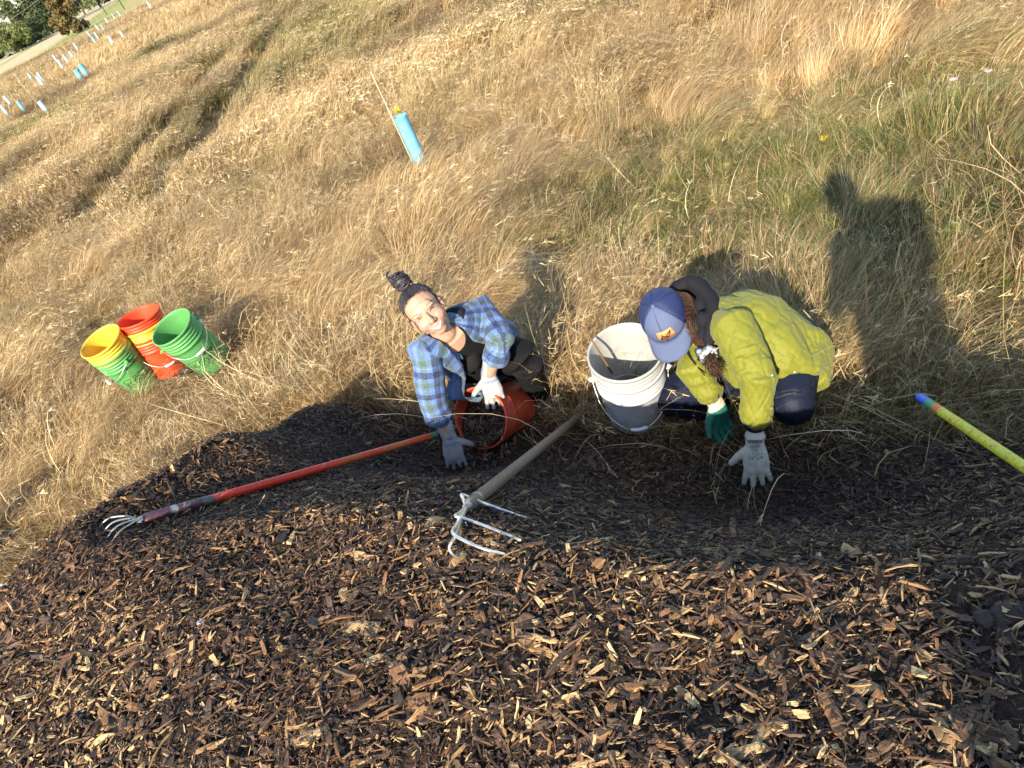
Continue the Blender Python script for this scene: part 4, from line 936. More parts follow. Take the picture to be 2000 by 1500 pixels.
def onface(s, u, o=.001):
    h = BV.ray_cast(Vector(H(s, .25, u)), Vector(-hf), .5); return np.array(h[0])+hf*o if h[0] is not None else H(s, .08, u)
BROW = flat('brow_hair', (.06, .036, .028), .8); LASH = flat('lash_dark', (.015, .010, .010), .5, .4); LIP = NM('lip_skin').bsdf((.42, .12, .11), .4, .4); MOUTHIN = flat('mouth_inside', (.10, .02, .02)); TEETH = NM('tooth_enamel').bsdf((.80, .78, .72), .25, .5)
for sg in (-1, 1):
    cobj('eyebrow', loft([onface(sg*(.014+.040*t), .024+.007*sin(pi*min(1, t*1.15)*.75), -.0009) for t in np.linspace(0, 1, 9)], [.0009, .0015, .0018, .0019, .0018, .0016, .0013, .0010, .0006], n=6), BROW, p1)
    e = cobj('eye', loft([onface(sg*(.017+.028*t), .001+.0060*sin(pi*t), .0000) for t in np.linspace(0, 1, 9)], [.0007, .0014, .0019, .0022, .0023, .0022, .0019, .0015, .0008], n=6), LASH, p1)
    cobj('lower_lid', loft([onface(sg*(.018+.026*t), -.0045+.0035*sin(pi*t), -.0012) for t in np.linspace(0, 1, 7)], .0022, n=6), SKIN, p1)
mo = lambda t, a, b: (-.031+.062*t, a + b*(2*t-1)**2)
up = [onface(*mo(t, -.0560, .012), -.0005) for t in np.linspace(0, 1, 13)]; lw = [onface(*mo(t, -.0775, .0335), -.0005) for t in np.linspace(0, 1, 13)]
mouth = cobj('mouth', join([loft(up, [.0010]+[.0023]*11+[.0010], n=7), loft(lw, [.0010]+[.0030]*11+[.0010], n=7)]), LIP, p1)
V_ = []; F_ = []
for a, b in zip(up, lw): V_ += [a*.86+b*.14+hf*.0008, a*.58+b*.42+hf*.0022, a*.2+b*.8+hf*.0006]
for i in range(12): F_ += [(3*i, 3*i+1, 3*i+4, 3*i+3), (3*i+1, 3*i+2, 3*i+5, 3*i+4)]
cobj('teeth', (np.array(V_), F_), TEETH, mouth, True)
for k in range(2, 11): pass
# hair drawn up into a bun
r = np.random.default_rng(5); hp = []; BC = H(.006, -.036, .146)
def hairline(a):   # a: angle round the face, 0 = centre of the forehead
    s = .074*sin(a)*1.02; return H(s, .046*cos(a)+.004 if abs(a) < 1.9 else -.02, .086*cos(a*.60)-.010)
skull = lambda s, f, u: (s/.078)**2+((f+.012)/.096)**2+((u-.030)/.089)**2
def on_skull(p, infl=1.0):
    l = ((p-HC) @ HA.T)/HS; q = np.array([l[0]/.078, (l[1]+.012)/.096, (l[2]-.030)/.089]); k = np.linalg.norm(q); q = q/k*infl; return H(q[0]*.078, q[1]*.096-.012, q[2]*.089+.030)
hv = []
for i in range(420):
    a = r.uniform(-2.9, 2.9); q_ = .16*r.random()**1.5; a0 = hairline(a)*(1-q_)+BC*q_ if abs(a) < 1.75 else H(.070*sin(a)*.9, -.06+.02*cos(a), -.05+.02*r.random())
    pts = []
    for t in np.linspace(0, 1, 9): p = a0*(1-t)+BC*t + r.normal(0, .0012, 3); pts.append(on_skull(p, 1.035+.035*r.random()+.10*max(0, t-.75)*4*.5) if t < .95 else p)
    hp.append(loft(pts, [.0004, .0011]+[.0020+.0010*r.random()]*6+[.003], n=5, cap=1))
for i in range(90):
    ax_ = nrm(hu+r.normal(0, .45, 3)); e1 = nrm(np.cross(ax_, (.2, .5, .8))); e2 = np.cross(ax_, e1); R_ = .020+.018*r.random(); a0 = r.uniform(0, 6); cc = BC+hu*(.012+r.normal(0, .012))+r.normal(0, .004, 3)
    hp.append(loft([cc+R_*(cos(a0+t)*e1+sin(a0+t)*e2*.85) for t in np.linspace(0, 3.6, 10)], [.0012]+[.0042]*8+[.0012], n=6, cap=1))
hp.append(ellip(BC+hu*.012, (.036, .036, .032), HA))
for i in range(14):   # loose strands by the ears and nape
    sg = random.choice((-1, 1)); p0 = H(sg*.074, -.01+.02*r.random(), .01+.02*r.random()); hp.append(loft([p0, p0+sg*hs*.008-hu*.02+r.normal(0, .004, 3), p0+sg*hs*.012-hu*.045+r.normal(0, .008, 3)], [.0012, .001, .0006], n=4))
Vh, Fh = join(hp); ho = cobj('hair', (Vh, Fh), HAIRD, p1); fattr(ho.data, 'hs', np.repeat(r.random(len(hp)), 1)[np.searchsorted(np.cumsum([len(a) for a, _ in hp]), np.arange(len(Vh)), side='right')])
capm = [q for q in hell((0, -.012, .030), (.0775, .0950, .0880))[1]]; Vc, Fc = hell((0, -.014, .030), (.0772, .0945, .0872)); lc = (Vc-HC) @ HA.T/HS
keepv = (lc[:, 2] > -.075) & ((lc[:, 1] < .052*np.cos(np.clip(np.arctan2(lc[:, 0], .05)*1.3, -1.5, 1.5))+.004) | (lc[:, 2] > .082)) & (lc[:, 1] < .07)
Fc = [f for f in Fc if all(keepv[list(f)])]; sc_ = cobj('scalp_hair', (Vc, Fc), HAIRD, p1); fattr(sc_.data, 'hs', r.random(len(Vc)))

def tidy(V, Q, it=10):
    """smooth the cut border of an open garment"""
    from collections import Counter, defaultdict
    E = np.sort(np.concatenate([Q[:, [0, 1]], Q[:, [1, 2]], Q[:, [2, 3]], Q[:, [3, 0]]]), axis=1); k = E[:, 0].astype(np.int64)*(len(V)+1)+E[:, 1]
    uq, c = np.unique(k, return_counts=True); b = uq[c == 1]; a, bb = b//(len(V)+1), b % (len(V)+1); nb = defaultdict(list)
    for p, q in zip(a, bb): nb[p].append(q); nb[q].append(p)
    ks = [p for p in nb if len(nb[p]) == 2]; n0 = np.array([nb[p][0] for p in ks]); n1 = np.array([nb[p][1] for p in ks]); ks = np.array(ks); V = V.copy()
    for _ in range(it): V[ks] = V[ks]*.4+.3*(V[n0]+V[n1])
    return V
# shirt, tee, trousers
def sleeve_path(a, b, c, f): return [a, a*.5+b*.5, b, b*(1-f)+c*f]
front = nrm(np.cross(lat, nrm(J['pel']-sh_mid))); front = front if front @ (CAM-chest) > 0 else -front
RP = Path(sleeve_path(J['RS'], J['RE'], J['RW'], .45), [.068, .062, .056, .055], lat); LP = Path(sleeve_path(J['LS'], J['LE'], J['LW'], .42), [.068, .062, .056, .054], lat)
TPs = [sh_mid+nrm(sh_mid-J['pel'])*.035, chest, J['pel']*.85+chest*.15]
TP = Path([TPs[0]*2.2-TPs[1]*1.2]+TPs, [.14, .14, .16, .165], front)
tee = [loft(curve_pts([sh_mid+nrm(sh_mid-J['pel'])*.028+front*.0, chest+front*.012, J['pel']], 4), list(np.interp(np.linspace(0, 1, 9), [0, .2, .5, 1], [.115, .15, .158, .16])), list(np.interp(np.linspace(0, 1, 9), [0, .5, 1], [.080, .112, .13])), side=lat, n=22), ellip(chest+front*.075+lat*.065+(sh_mid-chest)*.25, (.062, .062, .06)), ellip(chest+front*.075-lat*.065+(sh_mid-chest)*.25, (.062, .062, .06)),
       loft([sh_mid*.5+J['RS']*.5, J['RS']], .055), loft([sh_mid*.5+J['LS']*.5, J['LS']], .055)]
V, N, Q = fuse(tee, .006, 5); V = V + N*(.006*vert_noise(V, 16, 3))[:, None]
dn = np.linalg.norm(V-(nk0+nrm(CAM-nk0)*.03-CY*.012+CX*.006), axis=1); kq = (dn[Q] > .072).all(1); V = tidy(V, Q[kq]); np_obj('tee_shirt', V, Q[kq], TEE, p1)

shirt = [loft(curve_pts([TPs[0], chest, J['pel']*.8+chest*.2], 4), list(np.interp(np.linspace(0, 1, 9), [0, .15, .5, 1], [.12, .165, .185, .20])), list(np.interp(np.linspace(0, 1, 9), [0, .5, 1], [.095, .128, .15])), side=lat, n=24, cap=1),
         loft([sh_mid*.55+J['RS']*.45, J['RS'], J['RS']*.5+J['RE']*.5, J['RE'], J['RE']*.6+J['RW']*.4], [.072, .070, .064, .060, .056], n=16, cap=1), loft([sh_mid*.55+J['LS']*.45, J['LS'], J['LS']*.5+J['LE']*.5, J['LE'], J['LE']*.6+J['LW']*.4], [.072, .070, .064, .060, .056], n=16, cap=1),
         loft([J['RE']*.66+J['RW']*.34, J['RE']*.50+J['RW']*.50], [.060, .060], n=16, cap=1), loft([J['LE']*.68+J['LW']*.32, J['LE']*.52+J['LW']*.48], [.060, .060], n=16, cap=1),
         # open front panels hanging forward on her right side
         loft(curve_pts([J['RS']*.6+sh_mid*.4+front*.07, chest*.85+J['RS']*.15+front*.115-lat*.06, chest*.45+J['pel']*.55+front*.13-lat*.125-(0, 0, .02), img(884, 748, 3.36)], 5), list(np.linspace(.055, .075, 16)), list(np.linspace(.018, .016, 16)), side=lat, n=14, cap=1)]
V, N, Q = fuse(shirt, .0055, 4)
u, v, kk = cloth_uv(V, [TP, RP, LP])
fold = .0045*np.sin(v*95+14*vert_noise(V, 7, 4)+u*25)*(kk > 0)*sstep(.1, .3, v)*sstep(.35, .6, vert_noise(V, 8, 12)+.5) + .024*vert_noise(V, 11, 6) + .010*vert_noise(V, 27, 8)
V = V + N*fold[:, None]
# open the front so that the tee shows, and the neck
FRONT_OPEN = np.array([(853, 652), (864, 668), (882, 686), (905, 710), (911, 740), (908, 775), (938, 775), (940, 722), (947, 690), (950, 674), (924, 668), (903, 640), (880, 634)], float)
w_ = V-chest; al = w_ @ nrm(sh_mid-chest); fr = w_ @ front; la = w_ @ lat; open_l = -.060-.03*sstep(.05, -.2, al)+.02*sstep(.05, .15, al); open_r = .075+.03*sstep(.0, -.2, al)-.01*sstep(.05, .15, al)
dep_ = (V-chest) @ ray(900, 690); pu_, pv_, _ = proj(V); ins = np.zeros(len(V), bool)
for (xa, ya), (xb, yb) in zip(FRONT_OPEN, np.roll(FRONT_OPEN, -1, 0)): ins ^= ((ya > pv_) != (yb > pv_)) & (pu_ < (xb-xa)*(pv_-ya)/(yb-ya+1e-9)+xa)
hole = ins & (dep_ < .02) & (kk != 2)
hole |= (np.linalg.norm(V-(nk0+nrm(nk0-sh_mid)*.03), axis=1) < .070)
kq = (~hole[Q]).all(1)
V = tidy(V, Q[kq]); so_ = np_obj('plaid_shirt', V, Q[kq], PLAID, p1); fattr(so_.data, 'pu', u); fattr(so_.data, 'pv', v)
sm_ = so_.modifiers.new('cloth', 'SOLIDIFY'); sm_.thickness = .004; sm_.offset = -1
def flap(pts, w0, name, mat, thick=.004, wv=.01):
    """a collar leaf: strip of quads with thickness; pts is list of (inner, outer)"""
    V = []; F = []; k = len(pts)
    for a, b in pts:
        for t in (0, .33, .66, 1): V.append(np.asarray(a)*(1-t)+np.asarray(b)*t)
    for i in range(k-1):
        for j in range(3): q = i*4+j; F.append((q, q+1, q+5, q+4))
    o = cobj(name, (np.array(V), F), mat, p1); s = o.modifiers.new('t', 'SOLIDIFY'); s.thickness = thick; s.offset = 0
    b = o.modifiers.new('b', 'SUBSURF'); b.levels = 1; b.render_levels = 1
    Vw = np.array(V); fattr(o.data, 'pu', (Vw-chest) @ lat); fattr(o.data, 'pv', (Vw-chest) @ nrm(sh_mid-chest)); return o
nu = nrm(nk0-sh_mid*.6-chest*.4); nb = nk0+nu*.02
for sg, S_, lab in ((-1, J['RS'], 'r'), (1, J['LS'], 'l')):
    rows = []
    for t in np.linspace(0, 1, 7):
        a = 2.7-2.2*t; inner = nk0*.6+sh_mid*.4 + (cos(a)*front + sg*sin(a)*lat)*.078 + nu*(.050-.045*t) - nrm(sh_mid-J['pel'])*.035*t; outer = inner + (cos(a)*front*.5+sg*sin(a)*lat)*(.040+.02*t)*1.1 - nu*(.03+.030*t) + front*.012
        rows.append((inner, outer))
    flap(rows, 0, 'collar', PLAID)
# waistband shadowed trousers and boots
tr = [loft([J['pel']+nrm(chest-J['pel'])*.08, J['pel'], J['pel']-(0, 0, .03)], [.15, .165, .15], [.12, .14, .14], side=lat, n=20), loft(curve_pts([J['pel']+lat*.05, J['pel']*.45+J['LK']*.55+(0, 0, .02), J['LK'], J['LK']*.45+J['LA']*.55, J['LA']], 3), list(np.interp(np.linspace(0, 1, 13), [0, .5, .75, 1], [.105, .082, .062, .058])), n=16),
      loft(curve_pts([J['pel']-lat*.05, J['RK'], J['RK']*.55+J['pel']*.45-(0, 0, .16)], 4), list(np.linspace(.105, .06, 9)), n=16)]
V, N, Q = fuse(tr, .006, 5); V = V + N*(.012*vert_noise(V, 12, 2)+.006*vert_noise(V, 30, 5))[:, None]; np_obj('trousers', V, Q, PANTS, p1)
bd = nrm(np.array([.3, -.9, 0])); la_ = J['LA']
V, N, Q = fuse([loft([la_+(0, 0, .02), la_-(0, 0, .10), la_-(0, 0, .13)], [.056, .054, .05], n=16), loft([la_-(0, 0, .13)-bd*.04, la_-(0, 0, .13)+bd*.06, la_-(0, 0, .145)+bd*.16], [.048, .05, .038], [.05, .045, .032], side=np.cross(bd, (0, 0, 1)), n=16)], .005, 3)
np_obj('boot', V, Q, BOOT, p1)
# gloves: right hand pressed into the mulch, left hand on the bucket rim
rd = nrm(img(894, 918, 3.41)-J['RW']); rn = nrm(CAM-J['RW']); rsd = nrm(CX)
glove('glove', dict(fd=J['RW']-J['RE'], W=J['RW']+rd*.015, d=rd, n=rn, thumb=1 if np.cross(rn, rd) @ CX > 0 else -1, curl=.22, spread=.12, scale=1.06, tspread=1.05, tc=.6), GLOVE_B, p1, INK_B, dict(items=[('///////', .014, -.008, 0, INK_B), ('=ATLAS=', .0165, .022, 0, INK_B)]))
ld = nrm(img(970, 790, 3.36)-J['LW']); ln = nrm(CAM-J['LW'] + .0*CX)
glove('glove', dict(fd=J['LW']-J['LE'], W=J['LW']+ld*.005, d=ld, n=ln, thumb=1 if np.cross(ln, ld) @ CX < 0 else -1, curl=.40, spread=.13, scale=1.06, tspread=.95, tc=.8), GLOVE_B, p1, INK_B, dict(items=[('///////', .014, -.008, 0, INK_B), ('=ATLAS=', .0165, .022, 0, INK_B)]))

# ------------------------------------------------------------------ woman in the lime jacket
K = dict(head=img(1300, 622, 2.99), neck=img(1372, 605, 3.10), LS=img(1432, 640, 2.86), RS=img(1385, 645, 3.10), LE=img(1482, 742, 2.80), LW=img(1473, 850, 2.91), RE=img(1352, 722, 2.97), RW=img(1398, 784, 3.03),
         mid=img(1468, 632, 3.08), pel=img(1545, 690, 3.16), LK=img(1548, 786, 2.98), RK=img(1318, 778, 3.25), hem=img(1560, 704, 3.12))
for a, b in (('RS', 'LS'), ('RS', 'RE'), ('RE', 'RW'), ('LS', 'LE'), ('LE', 'LW'), ('neck', 'head'), ('pel', 'neck'), ('pel', 'LK'), ('pel', 'RK')): print(a, b, round(float(np.linalg.norm(K[a]-K[b])), 3))
for k in K: print(k, np.round(K[k], 3))
view = -ray(1290, 625)
cu_ = nrm(.80*view - .42*CX + .34*CY); cf = .33*CX - .93*CY; cf = nrm(cf-cu_*(cf @ cu_)); cs = np.cross(cu_, cf); CAx = np.array([cs, cf, cu_]); KC = K['head']
def HK(s, f, u): return KC + s*cs+f*cf+u*cu_
def kell(c, r): return ellip(HK(*c), r, CAx)
head2 = [kell((0, -.012, .020), (.076, .094, .085)), kell((0, .018, -.040), (.062, .068, .080)), kell((0, .055, -.100), (.026, .024, .020)), kell((.034, .050, -.040), (.028, .030, .030)), kell((-.034, .050, -.040), (.028, .030, .030)), loft([HK(0, .080, .0), HK(0, .094, -.018), HK(0, .102, -.036)], [.007, .009, .012], n=10), kell((0, .068, -.072), (.028, .018, .016)), kell((.078, -.008, -.022), (.008, .020, .032)), kell((-.078, -.008, -.022), (.008, .020, .032))]
lat2 = nrm(K['LS']-K['RS']); sh2 = (K['LS']+K['RS'])/2
body2 = head2 + [loft([HK(0, -.03, -.05), (HK(0, -.03, -.09)+K['neck'])/2, K['neck']*.6+sh2*.4], [.052, .050, .06], n=14), loft(curve_pts([sh2, K['mid'], K['pel']], 4), [.12]*9, [.10]*9, side=lat2, n=18), loft([K['LS'], K['LE'], K['LW']], [.046, .036, .025], n=12), loft([sh2*.4+K['RS']*.6, K['RS'], K['RE'], K['RW']], [.05, .046, .036, .025], n=12),
    loft([K['pel'], K['pel']*.15+K['LK']*.85], [.07, .035], n=12), loft([K['pel'], K['pel']*.15+K['RK']*.85], [.07, .035], n=12), loft([sh2*.6+K['LS']*.4, K['LS']], .05, n=12)]
V, N, Q = fuse(body2, .0045, 4)
p2 = np_obj('person', V, Q, SKIN2, None, base=(K['pel'][0], K['pel'][1], float(ground_z(K['pel'][0], K['pel'][1])))); fattr(p2.data, 'blush', np.zeros(len(V)))
tag(p2, 'person in lime quilted jacket and blue cap kneeling with gloved hands in the mulch', 'person')
for sg in (-1, 1):
    cobj('eye', ellip(HK(sg*.032, .074, -.008), (.012, .008, .006), CAx), LASH, p2); cobj('eyebrow', loft([HK(sg*(.014+.036*t), .080-.012*t, .008+.004*sin(pi*t)) for t in np.linspace(0, 1, 6)], .002, n=5), BROW, p2)
cobj('mouth', loft([HK(-.024, .078, -.074), HK(0, .088, -.076), HK(.024, .078, -.074)], [.002, .004, .002], n=6), LIP, p2)
# jacket
TP2 = Path([K['neck']*.5+sh2*.5, K['mid'], K['pel'], K['hem'], K['hem']+nrm(K['hem']-K['mid'])*.35], [.15, .17, .18, .19, .19], np.cross(lat2, nrm(K['pel']-sh2)))
LP2 = Path([K['LS'], K['LS']*.5+K['LE']*.5, K['LE'], K['LE']*.3+K['LW']*.7], [.072, .066, .060, .052], lat2); RP2 = Path([K['RS'], K['RE'], K['RE']*.2+K['RW']*.8], [.072, .064, .052], lat2)
hem1 = K['hem']+nrm(K['hem']-K['mid'])*.03
jk = [loft(curve_pts([K['neck']*.55+sh2*.45, sh2*.55+K['mid']*.45, K['mid'], K['pel'], hem1], 4), list(np.interp(np.linspace(0, 1, 17), [0, .15, .3, .5, .75, 1], [.105, .155, .165, .165, .168, .165])), list(np.interp(np.linspace(0, 1, 17), [0, .15, .35, .6, 1], [.085, .108, .122, .130, .130])), side=lat2, n=26, cap=1),
      loft([sh2*.5+K['LS']*.5, K['LS'], K['LS']*.5+K['LE']*.5, K['LE'], K['LE']*.45+K['LW']*.55, K['LE']*.28+K['LW']*.72], [.085, .080, .075, .068, .061, .056], n=18, cap=1),
      loft([sh2*.5+K['RS']*.5, K['RS'], K['RS']*.5+K['RE']*.5, K['RE'], K['RE']*.22+K['RW']*.78], [.085, .080, .074, .066, .052], n=18, cap=1),
      # skirt corner of the hem that flares out at the right, and the front hanging below the chest
      loft([K['pel'], img(1585, 720, 3.10), img(1600, 742, 3.06)], [.13, .09, .045], [.12, .06, .025], side=lat2, n=14, cap=1), loft([K['mid'], img(1440, 700, 2.98), img(1440, 722, 2.98)], [.12, .10, .07], n=14, cap=1), loft([sh2, img(1350, 700, 3.08)], [.10, .05], n=14, cap=1), loft([K['mid'], img(1505, 688, 3.00), img(1548, 706, 2.99)], [.15, .135, .095], n=16, cap=1), loft([K['pel'], img(1580, 712, 3.03)], [.13, .075], n=16, cap=1)]
V, N, Q = fuse(jk, .0047, 4)
u, v, kk = cloth_uv(V, [TP2, LP2, RP2])
D = np.where(kk == 0, .082, .074)
qa, qb = (u/D+v/(D*1.25)), (u/D-v/(D*1.25)); ridge = np.minimum(np.abs(np.sin(pi*qa)), np.abs(np.sin(pi*qb)))
puff = .0055*(np.clip(ridge*1.6, 0, 1)**.45)*np.where(kk == 0, 1, .8) - .005
wrk = .0045*np.sin(v*120+16*vert_noise(V, 9, 4)+u*22)*(kk > 0)*sstep(.45, .65, vert_noise(V, 9, 12)+.5) + np.where(kk == 0, .004, .008)*vert_noise(V, 9, 6) + .002*vert_noise(V, 30, 8)
V = V + N*(puff+wrk)[:, None]
jo = np_obj('quilted_jacket', V, Q, JACKET, p2); fattr(jo.data, 'seam', (ridge < .07).astype(float))
m = NM('snap_metal'); SNAP = m.bsdf((.7, .7, .62), .3, .5, metallic=.9)
BV2 = BVHTree.FromPolygons([tuple(p) for p in V], [tuple(q) for q in Q])
def onjack(u_, v_, o=.0): d = ray(u_, v_); h = BV2.ray_cast(Vector(CAM), Vector(d), 6); return (np.array(h[0])-d*o) if h[0] is not None else None
for (su, sv) in ((1508, 733), (1552, 727), (1590, 735)):
    q = onjack(su, sv, .001)
    if q is not None: cobj('snap', ellip(q, (.006, .006, .006)), SNAP, jo)
sq = onjack(1506, 797, .001)
if sq is not None: cobj('cuff_button', ellip(sq, (.008, .008, .006)), JACKET, jo)
# navy cuffs under the sleeves, leggings
for a, b in (('LE', 'LW'), ('RE', 'RW')): cobj('inner_cuff', loft([K[a]*.36+K[b]*.64, K[a]*.17+K[b]*.83], [.043, .040], n=16, cap=1), NAVYP, p2)
lg = [ellip(K['LK'], (.078, .078, .078)), ellip(K['RK'], (.076, .076, .076)), loft([K['pel'], K['pel']-(0, 0, .04)], [.15, .14], n=18), loft(curve_pts([K['pel'], K['pel']*.4+K['LK']*.6+(0, 0, .02), K['LK'], K['LK']*.55+K['pel']*.45-(0, 0, .14)], 4), list(np.interp(np.linspace(0, 1, 13), [0, .5, .75, 1], [.12, .088, .078, .058])), n=16), loft(curve_pts([K['pel'], K['pel']*.35+K['RK']*.65+(0, 0, .02), K['RK'], K['RK']*.55+K['pel']*.45-(0, 0, .16)], 4), list(np.interp(np.linspace(0, 1, 13), [0, .5, .72, 1], [.12, .088, .076, .055])), n=16),
      loft([K['LK']*.55+K['pel']*.45-(0, 0, .14), K['pel']-(0, 0, .16)], [.055, .045], n=12), loft([K['RK']*.55+K['pel']*.45-(0, 0, .16), K['pel']-(0, 0, .17)], [.055, .045], n=12)]
V, N, Q = fuse(lg, .006, 5); V = V+N*(.006*vert_noise(V, 16, 2))[:, None]; np_obj('leggings', V, Q, NAVYP, p2)
# hood lying round the neck
hk = [loft(curve_pts([img(1312, 566, 3.06), img(1352, 554, 3.06), img(1388, 588, 2.97), img(1392, 632, 2.89), img(1384, 668, 2.88)], 5), list(np.interp(np.linspace(0, 1, 21), [0, .3, .7, 1], [.025, .050, .040, .018])), list(np.interp(np.linspace(0, 1, 21), [0, .3, .7, 1], [.02, .034, .03, .018])), side=view, n=14), loft([img(1335, 570, 3.14), img(1372, 600, 3.11)], [.06, .065], n=14), ellip(img(1378, 625, 2.98), (.05, .05, .05)), ellip(img(1368, 630, 2.955), (.030, .040, .036)), ellip(img(1366, 602, 3.0), (.036, .045, .036)), ellip(img(1374, 655, 2.93), (.024, .028, .028)), ellip(img(1374, 624, 2.905), (.026, .030, .034))]
V, N, Q = fuse(hk, .005, 4); V = V+N*(.016*vert_noise(V, 18, 3))[:, None]; np_obj('hood', V, Q, HOODM, p2)
cobj('drawstring', loft(curve_pts([img(1335, 672, 2.96), img(1350, 700, 2.93), img(1376, 733, 2.90)], 5), [.005]*8+[.002]*3, n=6), HOODM, p2)
# hair: side of the head and a ponytail over the shoulder
r = np.random.default_rng(15); hp = []
PT = [img(1352, 640, 2.96), img(1364, 662, 2.93), img(1376, 680, 2.90), img(1382, 692, 2.88)]
for i in range(1300):
    f0 = r.uniform(-.085, .05); u0 = r.uniform(-.01, .04); p0 = HK(.080*sqrt(max(.1, 1-(f0/.11)**2)), f0, u0); p1_ = HK(.098+.014*r.random(), f0*.6-.01, u0-.05); e_ = PT[0]+r.normal(0, .016, 3); P = curve_pts([p0, p1_, e_, PT[1]+r.normal(0, .008, 3), PT[2]+r.normal(0, .006, 3)], 4)
    hp.append(loft(P, [.0006]+[.0010]*(len(P)-2)+[.0006], n=5, cap=1))
for i in range(500):
    f0 = r.uniform(-.10, -.03); p0 = HK(r.uniform(-.05, .07), f0, r.uniform(-.03, .03)); P = curve_pts([p0, HK(r.uniform(0, .08), -.09, -.07)+r.normal(0, .006, 3), PT[0]+r.normal(0, .014, 3)+FW*.02, PT[1]+r.normal(0, .008, 3)], 4); hp.append(loft(P, [.0007]+[.0012]*(len(P)-2)+[.0007], n=5, cap=1))
for i in range(160):
    e_ = PT[3]+nrm(PT[3]-PT[1])*.05; P = curve_pts([PT[3]+r.normal(0, .008, 3), e_+r.normal(0, .012, 3), e_+nrm(PT[3]-PT[1])*.03+r.normal(0, .016, 3)], 4); hp.append(loft(P, [.001]*(len(P)-1)+[.0005], n=5, cap=1))
hp.append(loft(curve_pts([HK(.052, -.02, .0), HK(.070, -.02, -.045), PT[0]-view*.012, PT[1]-view*.006, PT[2]], 4), list(np.interp(np.linspace(0, 1, 17), [0, .3, .6, 1], [.035, .036, .026, .014])), n=12)); hp.append(kell((0, -.016, .018), (.0785, .0965, .078)))
Vh, Fh = join(hp); ho = cobj('hair', (Vh, Fh), HAIRB, p2); fattr(ho.data, 'hs', r.random(len(hp))[np.searchsorted(np.cumsum([len(a) for a, _ in hp]), np.arange(len(Vh)), side='right')])
# scrunchie: gathered ring of pale satin
m = NM('silver_satin'); SATIN = m.bsdf(m.ramp(m.noise(m.coord(), 55, 3), [(.38, (.05, .055, .06)), (.5, (.24, .26, .28)), (.65, (.45, .48, .50))]), .35, .5)
sa_ = nrm(PT[3]-PT[2]); e1 = nrm(np.cross(sa_, view)); e2 = np.cross(sa_, e1); scv = []
for k in range(60):
    a = 2*pi*k/60; rr = .026+.008*sin(k*2.7)+.004*sin(k*5.1); scv.append(PT[3]+e1*cos(a)*rr+e2*sin(a)*rr+sa_*.010*sin(k*1.9))
cobj('scrunchie', loft(scv+[scv[0]], [.012+.004*sin(k*3.3) for k in range(61)], n=8, cap=0), SATIN, p2)
# cap: crown panels, mesh back, visor, leather patch
m = NM('blue_cap_twill'); CAPF = m.bsdf(m.mix(m.ramp(m.noise(m.coord(), 18, 3), [(.4, 0), (.7, .3)]), (.078, .100, .178), (.095, .12, .20)), .8, .2, m.bump(m.noise(m.coord(), 500, 2), .2, .001))
m = NM('navy_cap_mesh'); CAPM = m.bsdf((.016, .024, .085), .5, .4, m.bump(m.math('MULTIPLY', m.math('SINE', m.math('MULTIPLY', m.attr('mu'), 1100)), m.math('SINE', m.math('MULTIPLY', m.attr('mv'), 1100))), .5, .001))
def crown(az, el, o=0): # az 0 = front
    R_ = np.array([.086+o, .106+o, .098+o]); q = np.array([sin(az)*cos(el), cos(az)*cos(el), sin(el)]); q = np.sign(q)*np.abs(q)**.92; return HK(q[0]*R_[0], q[1]*R_[1]-.008, q[2]*R_[2]+.012)
def crown_part(name, a0, a1, mat, na=14, ne=12):
    V = []; F = []
    for i in range(na+1):
        a = a0+(a1-a0)*i/na; d_ = min(i, na-i)/na; o = .0015 if min(i, na-i) > 0 else -.0012
        for j in range(ne+1): V.append(crown(a, (pi/2)*j/ne, o))
    for i in range(na):
        for j in range(ne): q = i*(ne+1)+j; F.append((q, q+ne+1, q+ne+2, q+1))
    o = cobj(name, (np.array(V), F), mat, cap_); fattr(o.data, 'mu', np.repeat(np.linspace(a0, a1, na+1)*.09, ne+1)); fattr(o.data, 'mv', np.tile(np.linspace(0, .15, ne+1), na+1)); s = o.modifiers.new('t', 'SOLIDIFY'); s.thickness = .002; s.offset = 1; return o
cap_ = tag(link('cap_visor', mesh('cap_visor', [(0, 0, 0)], []), None, p2)) if False else None
Vv = []; Fv = []
for i in range(21):
    t = -1+2*i/20; az = t*1.05
    b0 = crown(az, .02, .002); ext = .078*(1-.55*abs(t)**2.6)
    for j in range(6):
        s_ = j/5; Vv.append(b0 + nrm(cf*1.0+cs*sin(az)*.25)*ext*s_ - cu_*(.006*s_ + .016*(t*t)*s_ + .014*s_*s_) )
for i in range(20):
    for j in range(5): q = i*6+j; Fv.append((q, q+6, q+7, q+1))
cap_ = cobj('baseball_cap', (np.array(Vv), Fv), CAPF, p2); s_ = cap_.modifiers.new('t', 'SOLIDIFY'); s_.thickness = .004; s_.offset = 0
_lk = link
def under_cap(): pass
for nm, a0, a1, mt in (('front_panel', -1.03, 0, CAPF), ('front_panel', 0, 1.03, CAPF), ('mesh_panel', 1.03, 2.1, CAPM), ('mesh_panel', 2.1, 3.1416, CAPM), ('mesh_panel', 3.1416, 4.19, CAPM), ('mesh_panel', 4.19, 5.2532, CAPM)): crown_part(nm, a0, a1, mt)
cobj('button', ellip(crown(0, pi/2, .002), (.008, .008, .004), CAx), CAPF, cap_)
m = NM('tan_leather'); LEATH = m.bsdf(m.mix(m.ramp(m.noise(m.coord(), 60, 3), [(.4, 0), (.7, .4)]), (.52, .235, .085), (.40, .17, .06)), .6, .3)
Vp = []; Fp = []
for i in range(9):
    for j in range(5): Vp.append(crown(-.36+.72*i/8+.10, .17+.42*j/4, .0045))
